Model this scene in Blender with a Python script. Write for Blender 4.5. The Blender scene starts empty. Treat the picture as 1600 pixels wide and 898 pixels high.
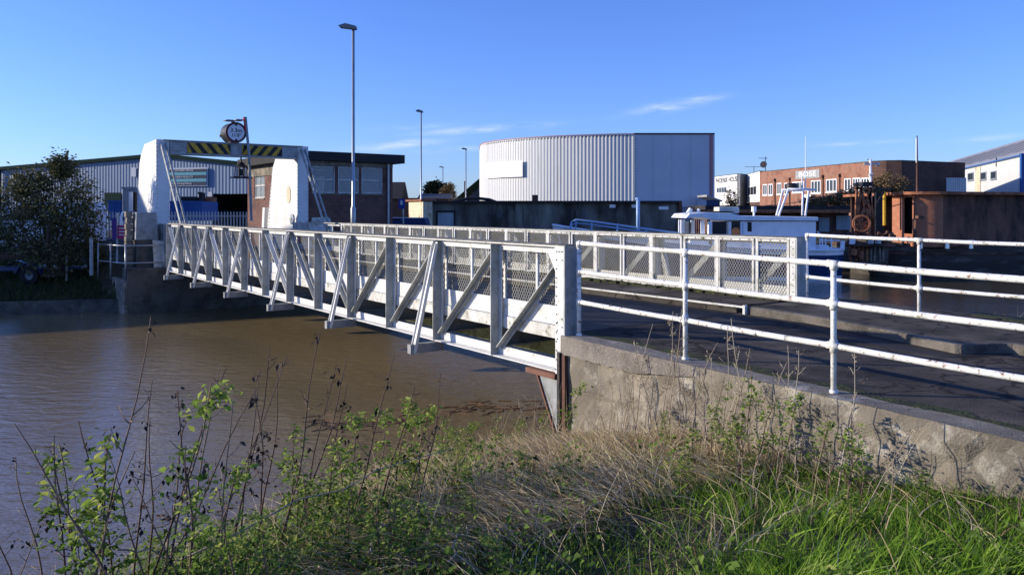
import bpy, math, random
import numpy as np
from mathutils import Vector, Matrix
random.seed(7); rng = np.random.default_rng(7)
sc = bpy.context.scene
COL = sc.collection
R = math.radians
# ------------------------------------------------------------------ camera
F = 1244.0                     # focal length in photo pixels (photo 1600 wide)
cam = bpy.data.cameras.new("camera"); camo = bpy.data.objects.new("camera", cam); COL.objects.link(camo)
cam.sensor_width = 36; cam.lens = 36*F/1600; cam.shift_y = -(449-328)/1600
cam.clip_start = .1; cam.clip_end = 6000
camo.location = (0, 0, 1.5); camo.rotation_euler = (R(90), 0, 0)
sc.camera = camo
sc.view_settings.view_transform = 'Standard'; sc.view_settings.look = 'None'
sc.view_settings.exposure = .2; sc.view_settings.gamma = 1; sc.view_settings.use_curve_mapping = False
# ------------------------------------------------------------------ light
SUN_EL, SUN_AZ = 15.5, -86.0       # azimuth measured clockwise from +Y
sl = bpy.data.lights.new("sun", 'SUN'); sl.energy = 5.0; sl.angle = R(.5); sl.color = (1, .9, .74)
so = bpy.data.objects.new("sun", sl); COL.objects.link(so)
tosun = Vector((math.sin(R(SUN_AZ))*math.cos(R(SUN_EL)), math.cos(R(SUN_AZ))*math.cos(R(SUN_EL)), math.sin(R(SUN_EL))))
so.rotation_euler = tosun.to_track_quat('Z', 'Y').to_euler()
so.location = tosun*200
# ------------------------------------------------------------------ sky
W = bpy.data.worlds.new("World"); sc.world = W; W.use_nodes = True
def build_sky():
    nt = W.node_tree; N = nt.nodes; L = nt.links
    bg = N['Background']; bg.inputs[1].default_value = .088
    s = N.new('ShaderNodeTexSky'); s.sky_type = 'NISHITA'; s.sun_disc = False
    s.sun_elevation = R(SUN_EL); s.sun_rotation = R(SUN_AZ)
    s.air_density = 1.0; s.dust_density = .25; s.ozone_density = 3.0; s.altitude = 0
    mul = N.new('ShaderNodeVectorMath'); mul.operation = 'MULTIPLY'; mul.inputs[1].default_value = (1.02, 1.33, 2.45)
    L.new(s.outputs[0], mul.inputs[0])
    geo = N.new('ShaderNodeTexCoord')
    sep = N.new('ShaderNodeSeparateXYZ'); L.new(geo.outputs['Generated'], sep.inputs[0])
    def m(op, a, b=None, c=None):
        n = N.new('ShaderNodeMath'); n.operation = op
        for i, v in enumerate((a, b, c)):
            if v is None: continue
            if isinstance(v, (int, float)): n.inputs[i].default_value = v
            else: L.new(v, n.inputs[i])
        return n.outputs[0]
    ymax = m('MAXIMUM', sep.outputs[1], .05)
    u = m('DIVIDE', sep.outputs[0], ymax); v = m('DIVIDE', sep.outputs[2], ymax)
    front = m('GREATER_THAN', sep.outputs[1], .1)
    cmb = N.new('ShaderNodeCombineXYZ'); L.new(u, cmb.inputs[0]); L.new(v, cmb.inputs[1])
    mp = N.new('ShaderNodeMapping'); mp.inputs['Rotation'].default_value = (0, 0, R(-11)); mp.inputs['Scale'].default_value = (14, 75, 1)
    L.new(cmb.outputs[0], mp.inputs[0])
    nz = N.new('ShaderNodeTexNoise'); nz.inputs['Scale'].default_value = 1; nz.inputs['Detail'].default_value = 6; nz.inputs['Roughness'].default_value = .65
    nz.inputs['Distortion'].default_value = .6
    L.new(mp.outputs[0], nz.inputs[0])
    total = None
    # thin wisps: centre px, py, half length, half height (px), tilt
    for px, py, hl, hh, tilt, amp in ((1050, 166, 58, 7, 10, .85), (1095, 156, 34, 5, 8, .6), (755, 202, 85, 5, 4, .8), (625, 226, 62, 5.5, 5, .75),
                                 (705, 234, 46, 4.5, 2, .6), (590, 231, 30, 8, 0, .4), (1340, 224, 60, 3, 3, .4), (1560, 215, 60, 4, 5, .35), (640, 200, 60, 5, 4, .25)):
        cu = (px-800)/F; cv = (328-py)/F; t = R(tilt)
        du = m('SUBTRACT', u, cu); dv = m('SUBTRACT', v, cv)
        a = m('ADD', m('MULTIPLY', du, math.cos(t)), m('MULTIPLY', dv, math.sin(t)))
        b = m('SUBTRACT', m('MULTIPLY', dv, math.cos(t)), m('MULTIPLY', du, math.sin(t)))
        d = m('ADD', m('POWER', m('ABSOLUTE', m('DIVIDE', a, hl/F)), 2.0), m('POWER', m('ABSOLUTE', m('DIVIDE', b, hh/F)), 2.0))
        g = m('MULTIPLY', m('EXPONENT', m('MULTIPLY', d, -1.0)), amp)
        total = g if total is None else m('MAXIMUM', total, g)
    cr = N.new('ShaderNodeMapRange'); cr.inputs['From Min'].default_value = .32; cr.inputs['From Max'].default_value = .72
    L.new(nz.outputs[0], cr.inputs[0])
    fac = m('MULTIPLY', m('MULTIPLY', total, cr.outputs[0]), m('MULTIPLY', front, 1.1))
    mx = N.new('ShaderNodeMix'); mx.data_type = 'RGBA'
    L.new(fac, mx.inputs[0]); L.new(mul.outputs[0], mx.inputs[6]); mx.inputs[7].default_value = (8.6, 9.6, 11.6, 1)
    L.new(mx.outputs[2], bg.inputs[0])
build_sky()

# ------------------------------------------------------------------ materials
MATS = {}
def mat(name, col, rough=.8, layers=(), bump=0, bscale=20, metal=0, spec=.3, tint=None, brick=None, translucent=0, coord='Object', streak=None):
    """layers: (colour, scale, lo, hi[, (sx,sy,sz)]) noise masks laid over the base colour."""
    M = bpy.data.materials.new(name); M.use_nodes = True; nt = M.node_tree; N = nt.nodes; L = nt.links
    b = N['Principled BSDF']; b.inputs['Roughness'].default_value = rough; b.inputs['Metallic'].default_value = metal
    b.inputs['Specular IOR Level'].default_value = spec
    tc = N.new('ShaderNodeTexCoord'); geo = N.new('ShaderNodeNewGeometry')
    src = tc.outputs['Object'] if coord == 'Object' else geo.outputs['Position']
    rgb = N.new('ShaderNodeRGB'); rgb.outputs[0].default_value = (*col, 1); cur = rgb.outputs[0]
    bh = None
    if brick:
        tx, ty, bw, bhh, mortar, var = brick
        dot = N.new('ShaderNodeVectorMath'); dot.operation = 'DOT_PRODUCT'; dot.inputs[1].default_value = (tx, ty, 0); L.new(src, dot.inputs[0])
        sp = N.new('ShaderNodeSeparateXYZ'); L.new(src, sp.inputs[0])
        cb = N.new('ShaderNodeCombineXYZ'); L.new(dot.outputs['Value'], cb.inputs[0]); L.new(sp.outputs[2], cb.inputs[1])
        bt = N.new('ShaderNodeTexBrick'); bt.inputs['Scale'].default_value = 1; bt.inputs['Brick Width'].default_value = bw
        bt.inputs['Row Height'].default_value = bhh; bt.inputs['Mortar Size'].default_value = bhh*.12
        bt.inputs['Color1'].default_value = (*col, 1); bt.inputs['Color2'].default_value = (*var, 1); bt.inputs['Mortar'].default_value = (*mortar, 1)
        L.new(cb.outputs[0], bt.inputs[0]); cur = bt.outputs[0]; bh = bt.outputs['Fac']
    for ly in layers:
        c, s, lo, hi = ly[:4]; st = ly[4] if len(ly) > 4 else (1, 1, 1)
        mp = N.new('ShaderNodeMapping'); mp.inputs['Scale'].default_value = [s*q for q in st]; mp.inputs['Location'].default_value = (s*1.7+3, s*.3, 5.1)
        L.new(src, mp.inputs[0])
        nz = N.new('ShaderNodeTexNoise'); nz.inputs['Scale'].default_value = 1; nz.inputs['Detail'].default_value = 5; nz.inputs['Roughness'].default_value = .6
        L.new(mp.outputs[0], nz.inputs[0])
        mr = N.new('ShaderNodeMapRange'); mr.inputs['From Min'].default_value = lo; mr.inputs['From Max'].default_value = hi
        L.new(nz.outputs[0], mr.inputs[0])
        mx = N.new('ShaderNodeMix'); mx.data_type = 'RGBA'; L.new(mr.outputs[0], mx.inputs[0]); L.new(cur, mx.inputs[6]); mx.inputs[7].default_value = (*c, 1)
        cur = mx.outputs[2]
    if name == 'old_asphalt':
        nz = N.new('ShaderNodeTexNoise'); nz.inputs['Scale'].default_value = 2.5; nz.inputs['Detail'].default_value = 4; L.new(src, nz.inputs[0])
        ad = N.new('ShaderNodeVectorMath'); ad.operation = 'MULTIPLY_ADD'; ad.inputs[1].default_value = (.7, .7, .7); L.new(nz.outputs['Color'], ad.inputs[0]); L.new(src, ad.inputs[2])
        vo = N.new('ShaderNodeTexVoronoi'); vo.feature = 'DISTANCE_TO_EDGE'; vo.inputs['Scale'].default_value = .75 if name == 'old_asphalt' else .55; L.new(ad.outputs[0], vo.inputs[0])
        mr = N.new('ShaderNodeMapRange'); mr.inputs['From Min'].default_value = .004; mr.inputs['From Max'].default_value = .022; mr.inputs['To Min'].default_value = .85; mr.inputs['To Max'].default_value = 0; L.new(vo.outputs['Distance'], mr.inputs[0])
        mx = N.new('ShaderNodeMix'); mx.data_type = 'RGBA'; L.new(mr.outputs[0], mx.inputs[0]); L.new(cur, mx.inputs[6]); mx.inputs[7].default_value = (.02, .018, .016, 1); cur = mx.outputs[2]
    if tint:   # per-piece random value stored on the mesh picks between two living colours
        at = N.new('ShaderNodeAttribute'); at.attribute_name = 'tint'
        cr = N.new('ShaderNodeValToRGB'); e = cr.color_ramp.elements
        e[0].position = 0; e[0].color = (*tint[0], 1); e[1].position = 1; e[1].color = (*tint[-1], 1)
        for i, c in enumerate(tint[1:-1]):
            q = e.new((i+1)/(len(tint)-1)); q.color = (*c, 1)
        L.new(at.outputs['Fac'], cr.inputs[0]); cur = cr.outputs[0]
    L.new(cur, b.inputs['Base Color'])
    if bump:
        nz = N.new('ShaderNodeTexNoise'); nz.inputs['Scale'].default_value = bscale; nz.inputs['Detail'].default_value = 6; L.new(src, nz.inputs[0])
        bp = N.new('ShaderNodeBump'); bp.inputs['Strength'].default_value = min(1, bump); bp.inputs['Distance'].default_value = .02*max(1, bump)
        L.new(nz.outputs[0], bp.inputs['Height']); L.new(bp.outputs[0], b.inputs['Normal'])
        if bh is not None:
            b2 = N.new('ShaderNodeBump'); b2.invert = True; b2.inputs['Distance'].default_value = .01; L.new(bh, b2.inputs['Height'])
            L.new(bp.outputs[0], b2.inputs['Normal']); L.new(b2.outputs[0], b.inputs['Normal'])
    if translucent:
        tr = N.new('ShaderNodeBsdfTranslucent'); L.new(cur, tr.inputs[0]); ms = N.new('ShaderNodeMixShader'); ms.inputs[0].default_value = translucent
        L.new(b.outputs[0], ms.inputs[1]); L.new(tr.outputs[0], ms.inputs[2]); L.new(ms.outputs[0], N['Material Output'].inputs[0])
    MATS[name] = M
    return M
RUST = (.16, .06, .03)
white = mat('weathered_white_paint', (.72, .71, .67), .5, [((.55, .54, .49), 3, .45, .75), ((.3, .29, .2), 7, .58, .74), (RUST, 26, .66, .75), ((.36, .36, .3), 60, .6, .8)], .08, 60)
whited = mat('dirty_white_paint', (.66, .65, .6), .6, [((.42, .41, .34), 4, .42, .75), ((.17, .17, .09), 8, .56, .72), (RUST, 24, .62, .74)], .4, 50)
railw = mat('white_rail_paint', (.78, .78, .75), .4, [((.6, .58, .5), 5, .46, .74), ((.25, .14, .08), 26, .57, .66), ((.3, .3, .18), 7, .6, .74)], .2, 50)
greym = mat('grey_steel_paint', (.3, .31, .31), .55, [((.17, .17, .15), 6, .45, .75), ((.4, .4, .38), 15, .55, .8), (RUST, 30, .64, .74)], .3, 50)
fin = mat('grey_green_weathered_paint', (.42, .43, .41), .6, [((.27, .28, .25), 5, .42, .7), ((.12, .12, .06), 9, .6, .76), (RUST, 28, .64, .74)], .3, 50)
coping = mat('blackened_top_plate', (.2, .195, .18), .75, [((.08, .075, .05), 6, .42, .66), ((.42, .41, .38), 18, .58, .75)], .5, 40)
wire = mat('galvanised_wire', (.27, .27, .245), .55, [((.3, .29, .22), 5, .45, .65), ((.2, .13, .08), 9, .58, .7)], 0, metal=.1)
towerw = mat('tower_white_paint', (.76, .76, .73), .55, [((.66, .65, .6), 1.5, .5, .8), ((.42, .41, .33), 4, .64, .78, (1, 1, .25)), (RUST, 20, .72, .78), ((.5, .47, .4), 1.2, .58, .75, (1, 1, .15))], .04, 12)
concrete = mat('aged_concrete', (.29, .25, .19), .95, [((.15, .13, .105), .9, .42, .6, (1, 1, .7)), ((.5, .44, .35), 1.7, .6, .75, (.6, .6, 1.6)), ((.13, .115, .09), 2.6, .56, .7, (1.6, 1.6, .25)), ((.2, .17, .13), 1.6, .42, .68), ((.5, .46, .38), 4, .55, .75), ((.12, .1, .07), 9, .58, .74), ((.13, .14, .05), 2.2, .62, .76), ((.55, .52, .45), 55, .66, .78), ((.1, .08, .06), 70, .64, .78)], .55, 60)
concd = mat('wet_dark_concrete', (.13, .12, .1), .9, [((.06, .055, .045), 2, .42, .66), ((.2, .19, .16), 6, .58, .78), ((.06, .08, .03), 3, .58, .7)], 1, 18)
asphalt = mat('old_asphalt', (.11, .095, .08), .95, [((.19, .165, .14), .7, .54, .66), ((.04, .037, .035), 1.2, .42, .65), ((.16, .145, .13), 80, .56, .74), ((.03, .028, .027), 5, .58, .7), ((.055, .06, .025), 2.3, .66, .76)], 1.4, 90, spec=.1)
asphaltw = mat('damp_asphalt', (.05, .045, .04), .6, [((.028, .027, .03), 1.5, .42, .62, (1, .25, 1)), ((.11, .105, .1), 70, .6, .74)], .9, 80, spec=.15)
moss = mat('moss_and_dirt', (.045, .05, .018), .95, [((.09, .11, .02), 14, .5, .66), ((.03, .024, .016), 6, .5, .66)], 2, 40)
timber = mat('mossy_timber', (.3, .28, .11), .9, [((.12, .12, .04), 3, .45, .65), ((.4, .37, .2), 8, .55, .7)], 1, 20)
black = mat('black_steel', (.02, .02, .022), .45, [((.07, .05, .04), 7, .5, .7)], .3)
rust = mat('rusted_steel', (.4, .155, .07), .8, [((.15, .055, .03), 2.2, .42, .66), ((.5, .26, .14), 6, .56, .72), ((.08, .04, .03), 14, .6, .72)], .6, 25)
rustd = mat('dark_rusted_steel', (.19, .09, .06), .8, [((.035, .022, .018), 1.3, .42, .64, (1, 1, .4)), ((.16, .07, .04), 5, .57, .73)], .5, 25)
hullb = mat('black_barge_hull', (.06, .052, .045), .8, [((.2, .175, .15), 1.2, .52, .7, (.4, .4, 2.2)), ((.08, .04, .025), 4, .56, .7)], .8, 8)
tint_leaf = mat('olive_leaves', (.05, .07, .03), .5, tint=[(.06, .065, .028), (.12, .12, .05), (.19, .18, .08), (.24, .22, .1)], spec=.12, translucent=.2)
bark = mat('bark', (.13, .1, .07), .95, [((.05, .04, .03), 12, .45, .65)], 1, 30)
brickc = mat('red_brown_brick', (.22, .085, .055), .9, [((.1, .045, .035), 1.3, .5, .72)], .5, 30, brick=(.2196, 1.397, .225, .075, (.2, .17, .15), (.13, .055, .04)), coord='World')
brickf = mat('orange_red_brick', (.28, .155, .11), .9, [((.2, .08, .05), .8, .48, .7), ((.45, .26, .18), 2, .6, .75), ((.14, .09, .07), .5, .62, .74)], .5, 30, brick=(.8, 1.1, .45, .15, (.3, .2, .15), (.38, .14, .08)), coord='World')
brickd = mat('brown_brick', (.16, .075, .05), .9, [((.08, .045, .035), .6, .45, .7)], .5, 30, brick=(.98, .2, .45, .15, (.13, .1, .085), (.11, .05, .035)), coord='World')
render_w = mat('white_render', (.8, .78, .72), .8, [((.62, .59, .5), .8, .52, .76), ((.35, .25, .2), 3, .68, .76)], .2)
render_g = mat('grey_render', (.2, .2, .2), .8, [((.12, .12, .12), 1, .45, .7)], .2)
clad_w = mat('white_profiled_steel', (.6, .6, .58), .45, [((.6, .6, .59), .35, .42, .72), ((.45, .4, .33), .9, .58, .78, (1, 1, .1)), ((.4, .4, .4), 2.5, .6, .8, (1, 1, .06))], 0, metal=.0)
clad_g = mat('grey_blue_cladding', (.2, .27, .37), .5, [((.16, .22, .32), .3, .45, .75)], 0)
clad_flat = mat('pale_blue_flat_cladding', (.6, .61, .64), .5, [((.53, .54, .58), .25, .45, .75)], 0)
panelw = mat('white_panel', (.88, .88, .88), .45)
pink = mat('red_trim', (.42, .2, .2), .5)
dgreen = mat('dark_green_trim', (.012, .035, .028), .9, spec=.1)
bluep = mat('blue_paint', (.03, .1, .3), .45)
navy = mat('navy_hull_paint', (.02, .045, .13), .28, [((.03, .045, .09), 1.5, .55, .75)], .1)
boatw = mat('boat_white_paint', (.88, .89, .9), .3, [((.6, .64, .7), 1.2, .52, .8), ((.4, .3, .2), 7, .72, .78)], .1)
boatrail = mat('pale_blue_rail', (.3, .45, .65), .4)
orange = mat('orange_plastic', (.75, .25, .08), .5)
redp = mat('red_paint', (.5, .02, .02), .4, [((.3, .03, .03), 8, .5, .7)])
yel = mat('dull_yellow_paint', (.62, .36, .03), .55, [((.25, .17, .03), 9, .5, .75)])
blk = mat('black_paint', (.015, .015, .015), .5, [((.06, .06, .06), 10, .55, .75)])
inside = mat('dark_interior', (.008, .008, .008), .9)
galv = mat('galvanised_pole', (.4, .42, .43), .4, [((.3, .31, .32), 3, .45, .75)], 0, metal=.5)
lampm = mat('grey_lamp_head', (.2, .21, .22), .45)
roofd = mat('dark_roof_felt', (.035, .033, .032), .9, [((.09, .07, .05), 2, .56, .7)], .5)
roofg = mat('grey_sheet_roof', (.36, .36, .36), .6, [((.27, .26, .26), .4, .45, .7)], 0)
rooflight = mat('dirty_rooflight', (.045, .04, .036), .5)
shedc = mat('stained_grey_boarding', (.22, .215, .18), .9, [((.04, .035, .03), .45, .4, .62, (1, 1, .35)), ((.28, .29, .23), .9, .54, .72, (1, 1, .2)), ((.1, .13, .16), 1.8, .6, .72, (1, 1, .3))], .4, 12)
cream = mat('rust_stained_cream', (.62, .56, .38), .7, [((.3, .13, .06), 2, .52, .66, (1, 1, .3)), ((.75, .72, .6), 5, .55, .7)], .2)
doorw = mat('faded_grey_door', (.34, .4, .42), .7, [((.22, .27, .3), 2, .45, .7, (1, 1, .2))], .1)
grassd = mat('bank_turf_soil', (.06, .05, .03), 1, [((.035, .05, .015), 1.6, .45, .6), ((.16, .125, .07), 5, .56, .72), ((.02, .016, .01), 9, .55, .7)], 3, 14, coord='World')
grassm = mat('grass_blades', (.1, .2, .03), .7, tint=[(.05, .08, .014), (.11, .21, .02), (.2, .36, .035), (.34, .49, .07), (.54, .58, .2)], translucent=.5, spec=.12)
strawm = mat('dead_straw', (.4, .33, .2), .7, tint=[(.2, .12, .05), (.4, .28, .14), (.62, .48, .28), (.8, .68, .45), (.5, .46, .22)], translucent=.35, spec=.08)
greenm = mat('green_weed_leaves', (.06, .14, .03), .65, tint=[(.035, .055, .014), (.07, .12, .022), (.13, .22, .035), (.24, .34, .06), (.48, .5, .13)], translucent=.5, spec=.15)
deadm = mat('dead_leaves', (.03, .02, .015), .8, tint=[(.012, .009, .008), (.03, .022, .017), (.07, .045, .03)])
stemm = mat('weed_stems', (.2, .13, .09), .75, tint=[(.07, .035, .025), (.16, .1, .07), (.3, .23, .16), (.4, .34, .25)], spec=.3)
bushm = mat('brown_twigs', (.2, .14, .07), .8, tint=[(.08, .05, .03), (.22, .15, .07), (.34, .25, .12)])
pinem = mat('dark_conifer', (.02, .04, .02), .7, tint=[(.01, .02, .012), (.02, .035, .018), (.035, .05, .025)])
tyre = mat('tyre_rubber', (.018, .018, .018), .8)
chrome = mat('bright_metal', (.6, .6, .58), .25, metal=.9)
magenta = mat('magenta_notice', (.5, .03, .12), .5)
violet = mat('violet_notice', (.12, .06, .3), .5)
skin_w = mat('sign_white', (.8, .8, .8), .5)
teal = mat('teal_strip', (.1, .38, .42), .5)
navs = mat('navy_strip', (.01, .02, .06), .5)
bluesign = mat('blue_sign_face', (.02, .08, .4), .4)
def glass_mat():
    M = bpy.data.materials.new('window_glass'); M.use_nodes = True; b = M.node_tree.nodes['Principled BSDF']
    b.inputs['Base Color'].default_value = (.03, .035, .04, 1); b.inputs['Roughness'].default_value = .06; b.inputs['Specular IOR Level'].default_value = .8
    return M
glass = glass_mat()
def clear_glass():
    M = bpy.data.materials.new('clear_window_glass'); M.use_nodes = True; nt = M.node_tree; N = nt.nodes; L = nt.links
    b = N['Principled BSDF']; b.inputs['Base Color'].default_value = (.6, .65, .66, 1); b.inputs['Roughness'].default_value = .05
    t = N.new('ShaderNodeBsdfTransparent'); ms = N.new('ShaderNodeMixShader'); ms.inputs[0].default_value = .72
    L.new(b.outputs[0], ms.inputs[1]); L.new(t.outputs[0], ms.inputs[2]); L.new(ms.outputs[0], N['Material Output'].inputs[0]); return M
cglass = clear_glass()
def water_mat():
    M = bpy.data.materials.new('muddy_river_water'); M.use_nodes = True; nt = M.node_tree; N = nt.nodes; L = nt.links
    b = N['Principled BSDF']; b.inputs['Roughness'].default_value = .04; b.inputs['IOR'].default_value = 1.38
    geo = N.new('ShaderNodeNewGeometry')
    nz = N.new('ShaderNodeTexNoise'); nz.inputs['Scale'].default_value = .22; nz.inputs['Detail'].default_value = 3; L.new(geo.outputs['Position'], nz.inputs[0])
    cr = N.new('ShaderNodeValToRGB'); cr.color_ramp.elements[0].position = .35; cr.color_ramp.elements[1].position = .7
    cr.color_ramp.elements[0].color = (.185, .138, .07, 1); cr.color_ramp.elements[1].color = (.23, .172, .09, 1)
    L.new(nz.outputs[0], cr.inputs[0]); L.new(cr.outputs[0], b.inputs['Base Color'])
    def wave(scale, st, rot, det, dist):
        mp = N.new('ShaderNodeMapping'); mp.inputs['Scale'].default_value = [scale*q for q in st]; mp.inputs['Rotation'].default_value = (0, 0, R(rot)); L.new(geo.outputs['Position'], mp.inputs[0])
        n = N.new('ShaderNodeTexNoise'); n.inputs['Scale'].default_value = 1; n.inputs['Detail'].default_value = det; n.inputs['Distortion'].default_value = dist; L.new(mp.outputs[0], n.inputs[0]); return n.outputs[0]
    a = wave(3.4, (.6, 1.4, 1), 12, 4, .5); c = wave(15, (.6, 1.4, 1), -8, 3, .3)
    # wind patches: where the surface is rougher
    p = wave(.16, (1, 1, 1), 0, 2, 0); pr = N.new('ShaderNodeMapRange'); pr.inputs['From Min'].default_value = .4; pr.inputs['From Max'].default_value = .62; pr.inputs['To Min'].default_value = .45; L.new(p, pr.inputs[0])
    b1 = N.new('ShaderNodeBump'); b1.inputs['Distance'].default_value = .04; L.new(a, b1.inputs['Height']); L.new(pr.outputs[0], b1.inputs['Strength'])
    b2 = N.new('ShaderNodeBump'); b2.inputs['Distance'].default_value = .014; b2.inputs['Strength'].default_value = .6; L.new(c, b2.inputs['Height']); L.new(b1.outputs[0], b2.inputs['Normal'])
    L.new(b2.outputs[0], b.inputs['Normal'])
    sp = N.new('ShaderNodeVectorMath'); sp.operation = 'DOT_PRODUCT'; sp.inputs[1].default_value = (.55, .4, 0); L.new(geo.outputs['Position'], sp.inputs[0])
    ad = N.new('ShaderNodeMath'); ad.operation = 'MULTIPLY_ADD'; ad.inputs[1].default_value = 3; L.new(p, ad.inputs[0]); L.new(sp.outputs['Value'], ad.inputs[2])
    q = N.new('ShaderNodeMapRange'); q.inputs['From Min'].default_value = 2.6; q.inputs['From Max'].default_value = 5.6; q.inputs['To Min'].default_value = .95; q.inputs['To Max'].default_value = .03; L.new(ad.outputs[0], q.inputs[0])  # reflection set by position: strong at lower left, almost none by the bridge
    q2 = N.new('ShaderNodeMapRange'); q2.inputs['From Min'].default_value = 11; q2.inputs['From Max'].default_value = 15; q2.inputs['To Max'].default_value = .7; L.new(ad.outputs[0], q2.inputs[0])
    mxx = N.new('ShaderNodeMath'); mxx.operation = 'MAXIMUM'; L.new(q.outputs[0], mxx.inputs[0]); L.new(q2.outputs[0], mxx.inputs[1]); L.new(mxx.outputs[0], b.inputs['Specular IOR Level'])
    mc = N.new('ShaderNodeMix'); mc.data_type = 'RGBA'; L.new(q2.outputs[0], mc.inputs[0]); L.new(cr.outputs[0], mc.inputs[6]); mc.inputs[7].default_value = (.03, .03, .022, 1); L.new(mc.outputs[2], b.inputs['Base Color'])  # basin base colour darkened to carry hull shade and reflections
    return M
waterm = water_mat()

# ------------------------------------------------------------------ mesh helpers
class MB:
    def __init__(s, T=None): s.v = []; s.f = []; s.T = T
    def add(s, vs, fs):
        n = len(s.v); s.v += [s.T(*p) if s.T else tuple(p) for p in vs]; s.f += [tuple(i+n for i in f) for f in fs]; return s
    def box(s, x0, x1, y0, y1, z0, z1):
        return s.add([(x0, y0, z0), (x1, y0, z0), (x1, y1, z0), (x0, y1, z0), (x0, y0, z1), (x1, y0, z1), (x1, y1, z1), (x0, y1, z1)],
                     [(0, 3, 2, 1), (4, 5, 6, 7), (0, 1, 5, 4), (1, 2, 6, 5), (2, 3, 7, 6), (3, 0, 4, 7)])
    def bar(s, a, b, w, h, up=(0, 0, 1)):
        a = Vector(a); b = Vector(b); d = (b-a).normalized(); u = Vector(up); x = d.cross(u)
        if x.length < 1e-4: x = d.cross(Vector((1, 0, 0)))
        x.normalize(); y = x.cross(d).normalized(); x = x*w/2; y = y*h/2
        return s.add([a-x-y, a+x-y, a+x+y, a-x+y, b-x-y, b+x-y, b+x+y, b-x+y], [(0, 1, 2, 3), (7, 6, 5, 4), (0, 4, 5, 1), (1, 5, 6, 2), (2, 6, 7, 3), (3, 7, 4, 0)])
    def tube(s, path, r, n=8, caps=True):
        P = [Vector(p) for p in path]; rs = r if isinstance(r, (list, tuple)) else [r]*len(P)
        vs = []; prev = None
        for i, p in enumerate(P):
            d = (P[min(i+1, len(P)-1)]-P[max(i-1, 0)]).normalized()
            x = d.cross(Vector((0, 0, 1))) if prev is None else prev - d*prev.dot(d)
            if x.length < 1e-3: x = d.cross(Vector((0, 1, 0)))
            x.normalize(); prev = x; y = d.cross(x)
            for k in range(n):
                a = 2*math.pi*k/n; vs.append(p+(x*math.cos(a)+y*math.sin(a))*rs[i])
        fs = []
        for i in range(len(P)-1):
            for k in range(n): fs.append((i*n+k, i*n+(k+1) % n, (i+1)*n+(k+1) % n, (i+1)*n+k))
        if caps: fs += [tuple(range(n))[::-1], tuple((len(P)-1)*n+k for k in range(n))]
        return s.add(vs, fs)
    def prism(s, poly, axis, a0, a1):
        """poly: 2-D outline; axis: 'z' (x,y outline), 'y' (x,z outline), 'x' (y,z outline)"""
        n = len(poly)
        m = {'z': lambda p, a: (p[0], p[1], a), 'y': lambda p, a: (p[0], a, p[1]), 'x': lambda p, a: (a, p[0], p[1])}[axis]
        return s.add([m(p, a0) for p in poly]+[m(p, a1) for p in poly], [tuple(range(n))[::-1], tuple(range(n, 2*n))]+[(i, (i+1) % n, n+(i+1) % n, n+i) for i in range(n)])
    def ring(s, c, r0, r1, ax, h, n=24):
        """annulus with thickness h about axis ax"""
        c = Vector(c); ax = Vector(ax).normalized(); x = ax.cross(Vector((0, 0, 1)));
        if x.length < 1e-3: x = Vector((1, 0, 0))
        x.normalize(); y = ax.cross(x); vs = []; fs = []
        for k in range(n):
            d = x*math.cos(2*math.pi*k/n)+y*math.sin(2*math.pi*k/n)
            vs += [c+d*r0-ax*h/2, c+d*r1-ax*h/2, c+d*r1+ax*h/2, c+d*r0+ax*h/2]
        for k in range(n):
            a = 4*k; b = 4*((k+1) % n)
            for j in range(4): fs.append((a+j, a+(j+1) % 4, b+(j+1) % 4, b+j))
        return s.add(vs, fs)
def newmesh(name, mb, m, smooth=False):
    me = bpy.data.meshes.new(name); me.from_pydata([tuple(p) for p in mb.v], [], mb.f); me.materials.append(m)
    if smooth: me.polygons.foreach_set('use_smooth', [True]*len(me.polygons))
    me.update(); return me
def link(name, me, parent=None, loc=(0, 0, 0), kind=None, bevel=0, label=None):
    o = bpy.data.objects.new(name, me); COL.objects.link(o)
    if parent is not None: o.parent = parent
    o.location = loc
    if kind: o['kind'] = kind
    if label: o['label'] = label
    if bevel:
        b = o.modifiers.new('bevel', 'BEVEL'); b.width = bevel; b.segments = 2; b.limit_method = 'ANGLE'; b.angle_limit = R(40)
    return o
def thing(name, label, cat, loc=(0, 0, 0), rotz=0, group=None, parts=True):
    o = bpy.data.objects.new(name, None); COL.objects.link(o); o.empty_display_size = .3
    o.location = loc; o.rotation_euler = (0, 0, rotz); o['label'] = label; o['category'] = cat
    if group: o['group'] = group
    return o
def tolocal(root, v):
    c, s = math.cos(-root.rotation_euler[2]), math.sin(-root.rotation_euler[2]); l = root.location
    x, y, z = v[0]-l[0], v[1]-l[1], v[2]-l[2]
    return (c*x-s*y, s*x+c*y, z)
def part(name, mb, m, root=None, world=True, smooth=False, kind=None, bevel=0, label=None, sub=None):
    """mesh object under root. world=True: the vertices are given in world coordinates."""
    if root is not None and world:
        mb.v = [tolocal(root, p) for p in mb.v]
    par = sub if sub is not None else root
    return link(name, newmesh(name, mb, m, smooth), par, kind=kind, bevel=bevel, label=label)
def solo(name, mb, m, label, cat, group=None, smooth=False, kind=None, base=None, bevel=0):
    b = Vector(base) if base is not None else sum((Vector(p) for p in mb.v), Vector())/len(mb.v)
    mb.v = [tuple(Vector(p)-b) for p in mb.v]
    o = link(name, newmesh(name, mb, m, smooth), None, b, kind, bevel)
    if label: o['label'] = label
    if cat: o['category'] = cat
    if group: o['group'] = group
    return o
def struct(name, mb, m, smooth=False, bevel=0): return part(name, mb, m, None, smooth=smooth, kind='structure', bevel=bevel)
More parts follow.
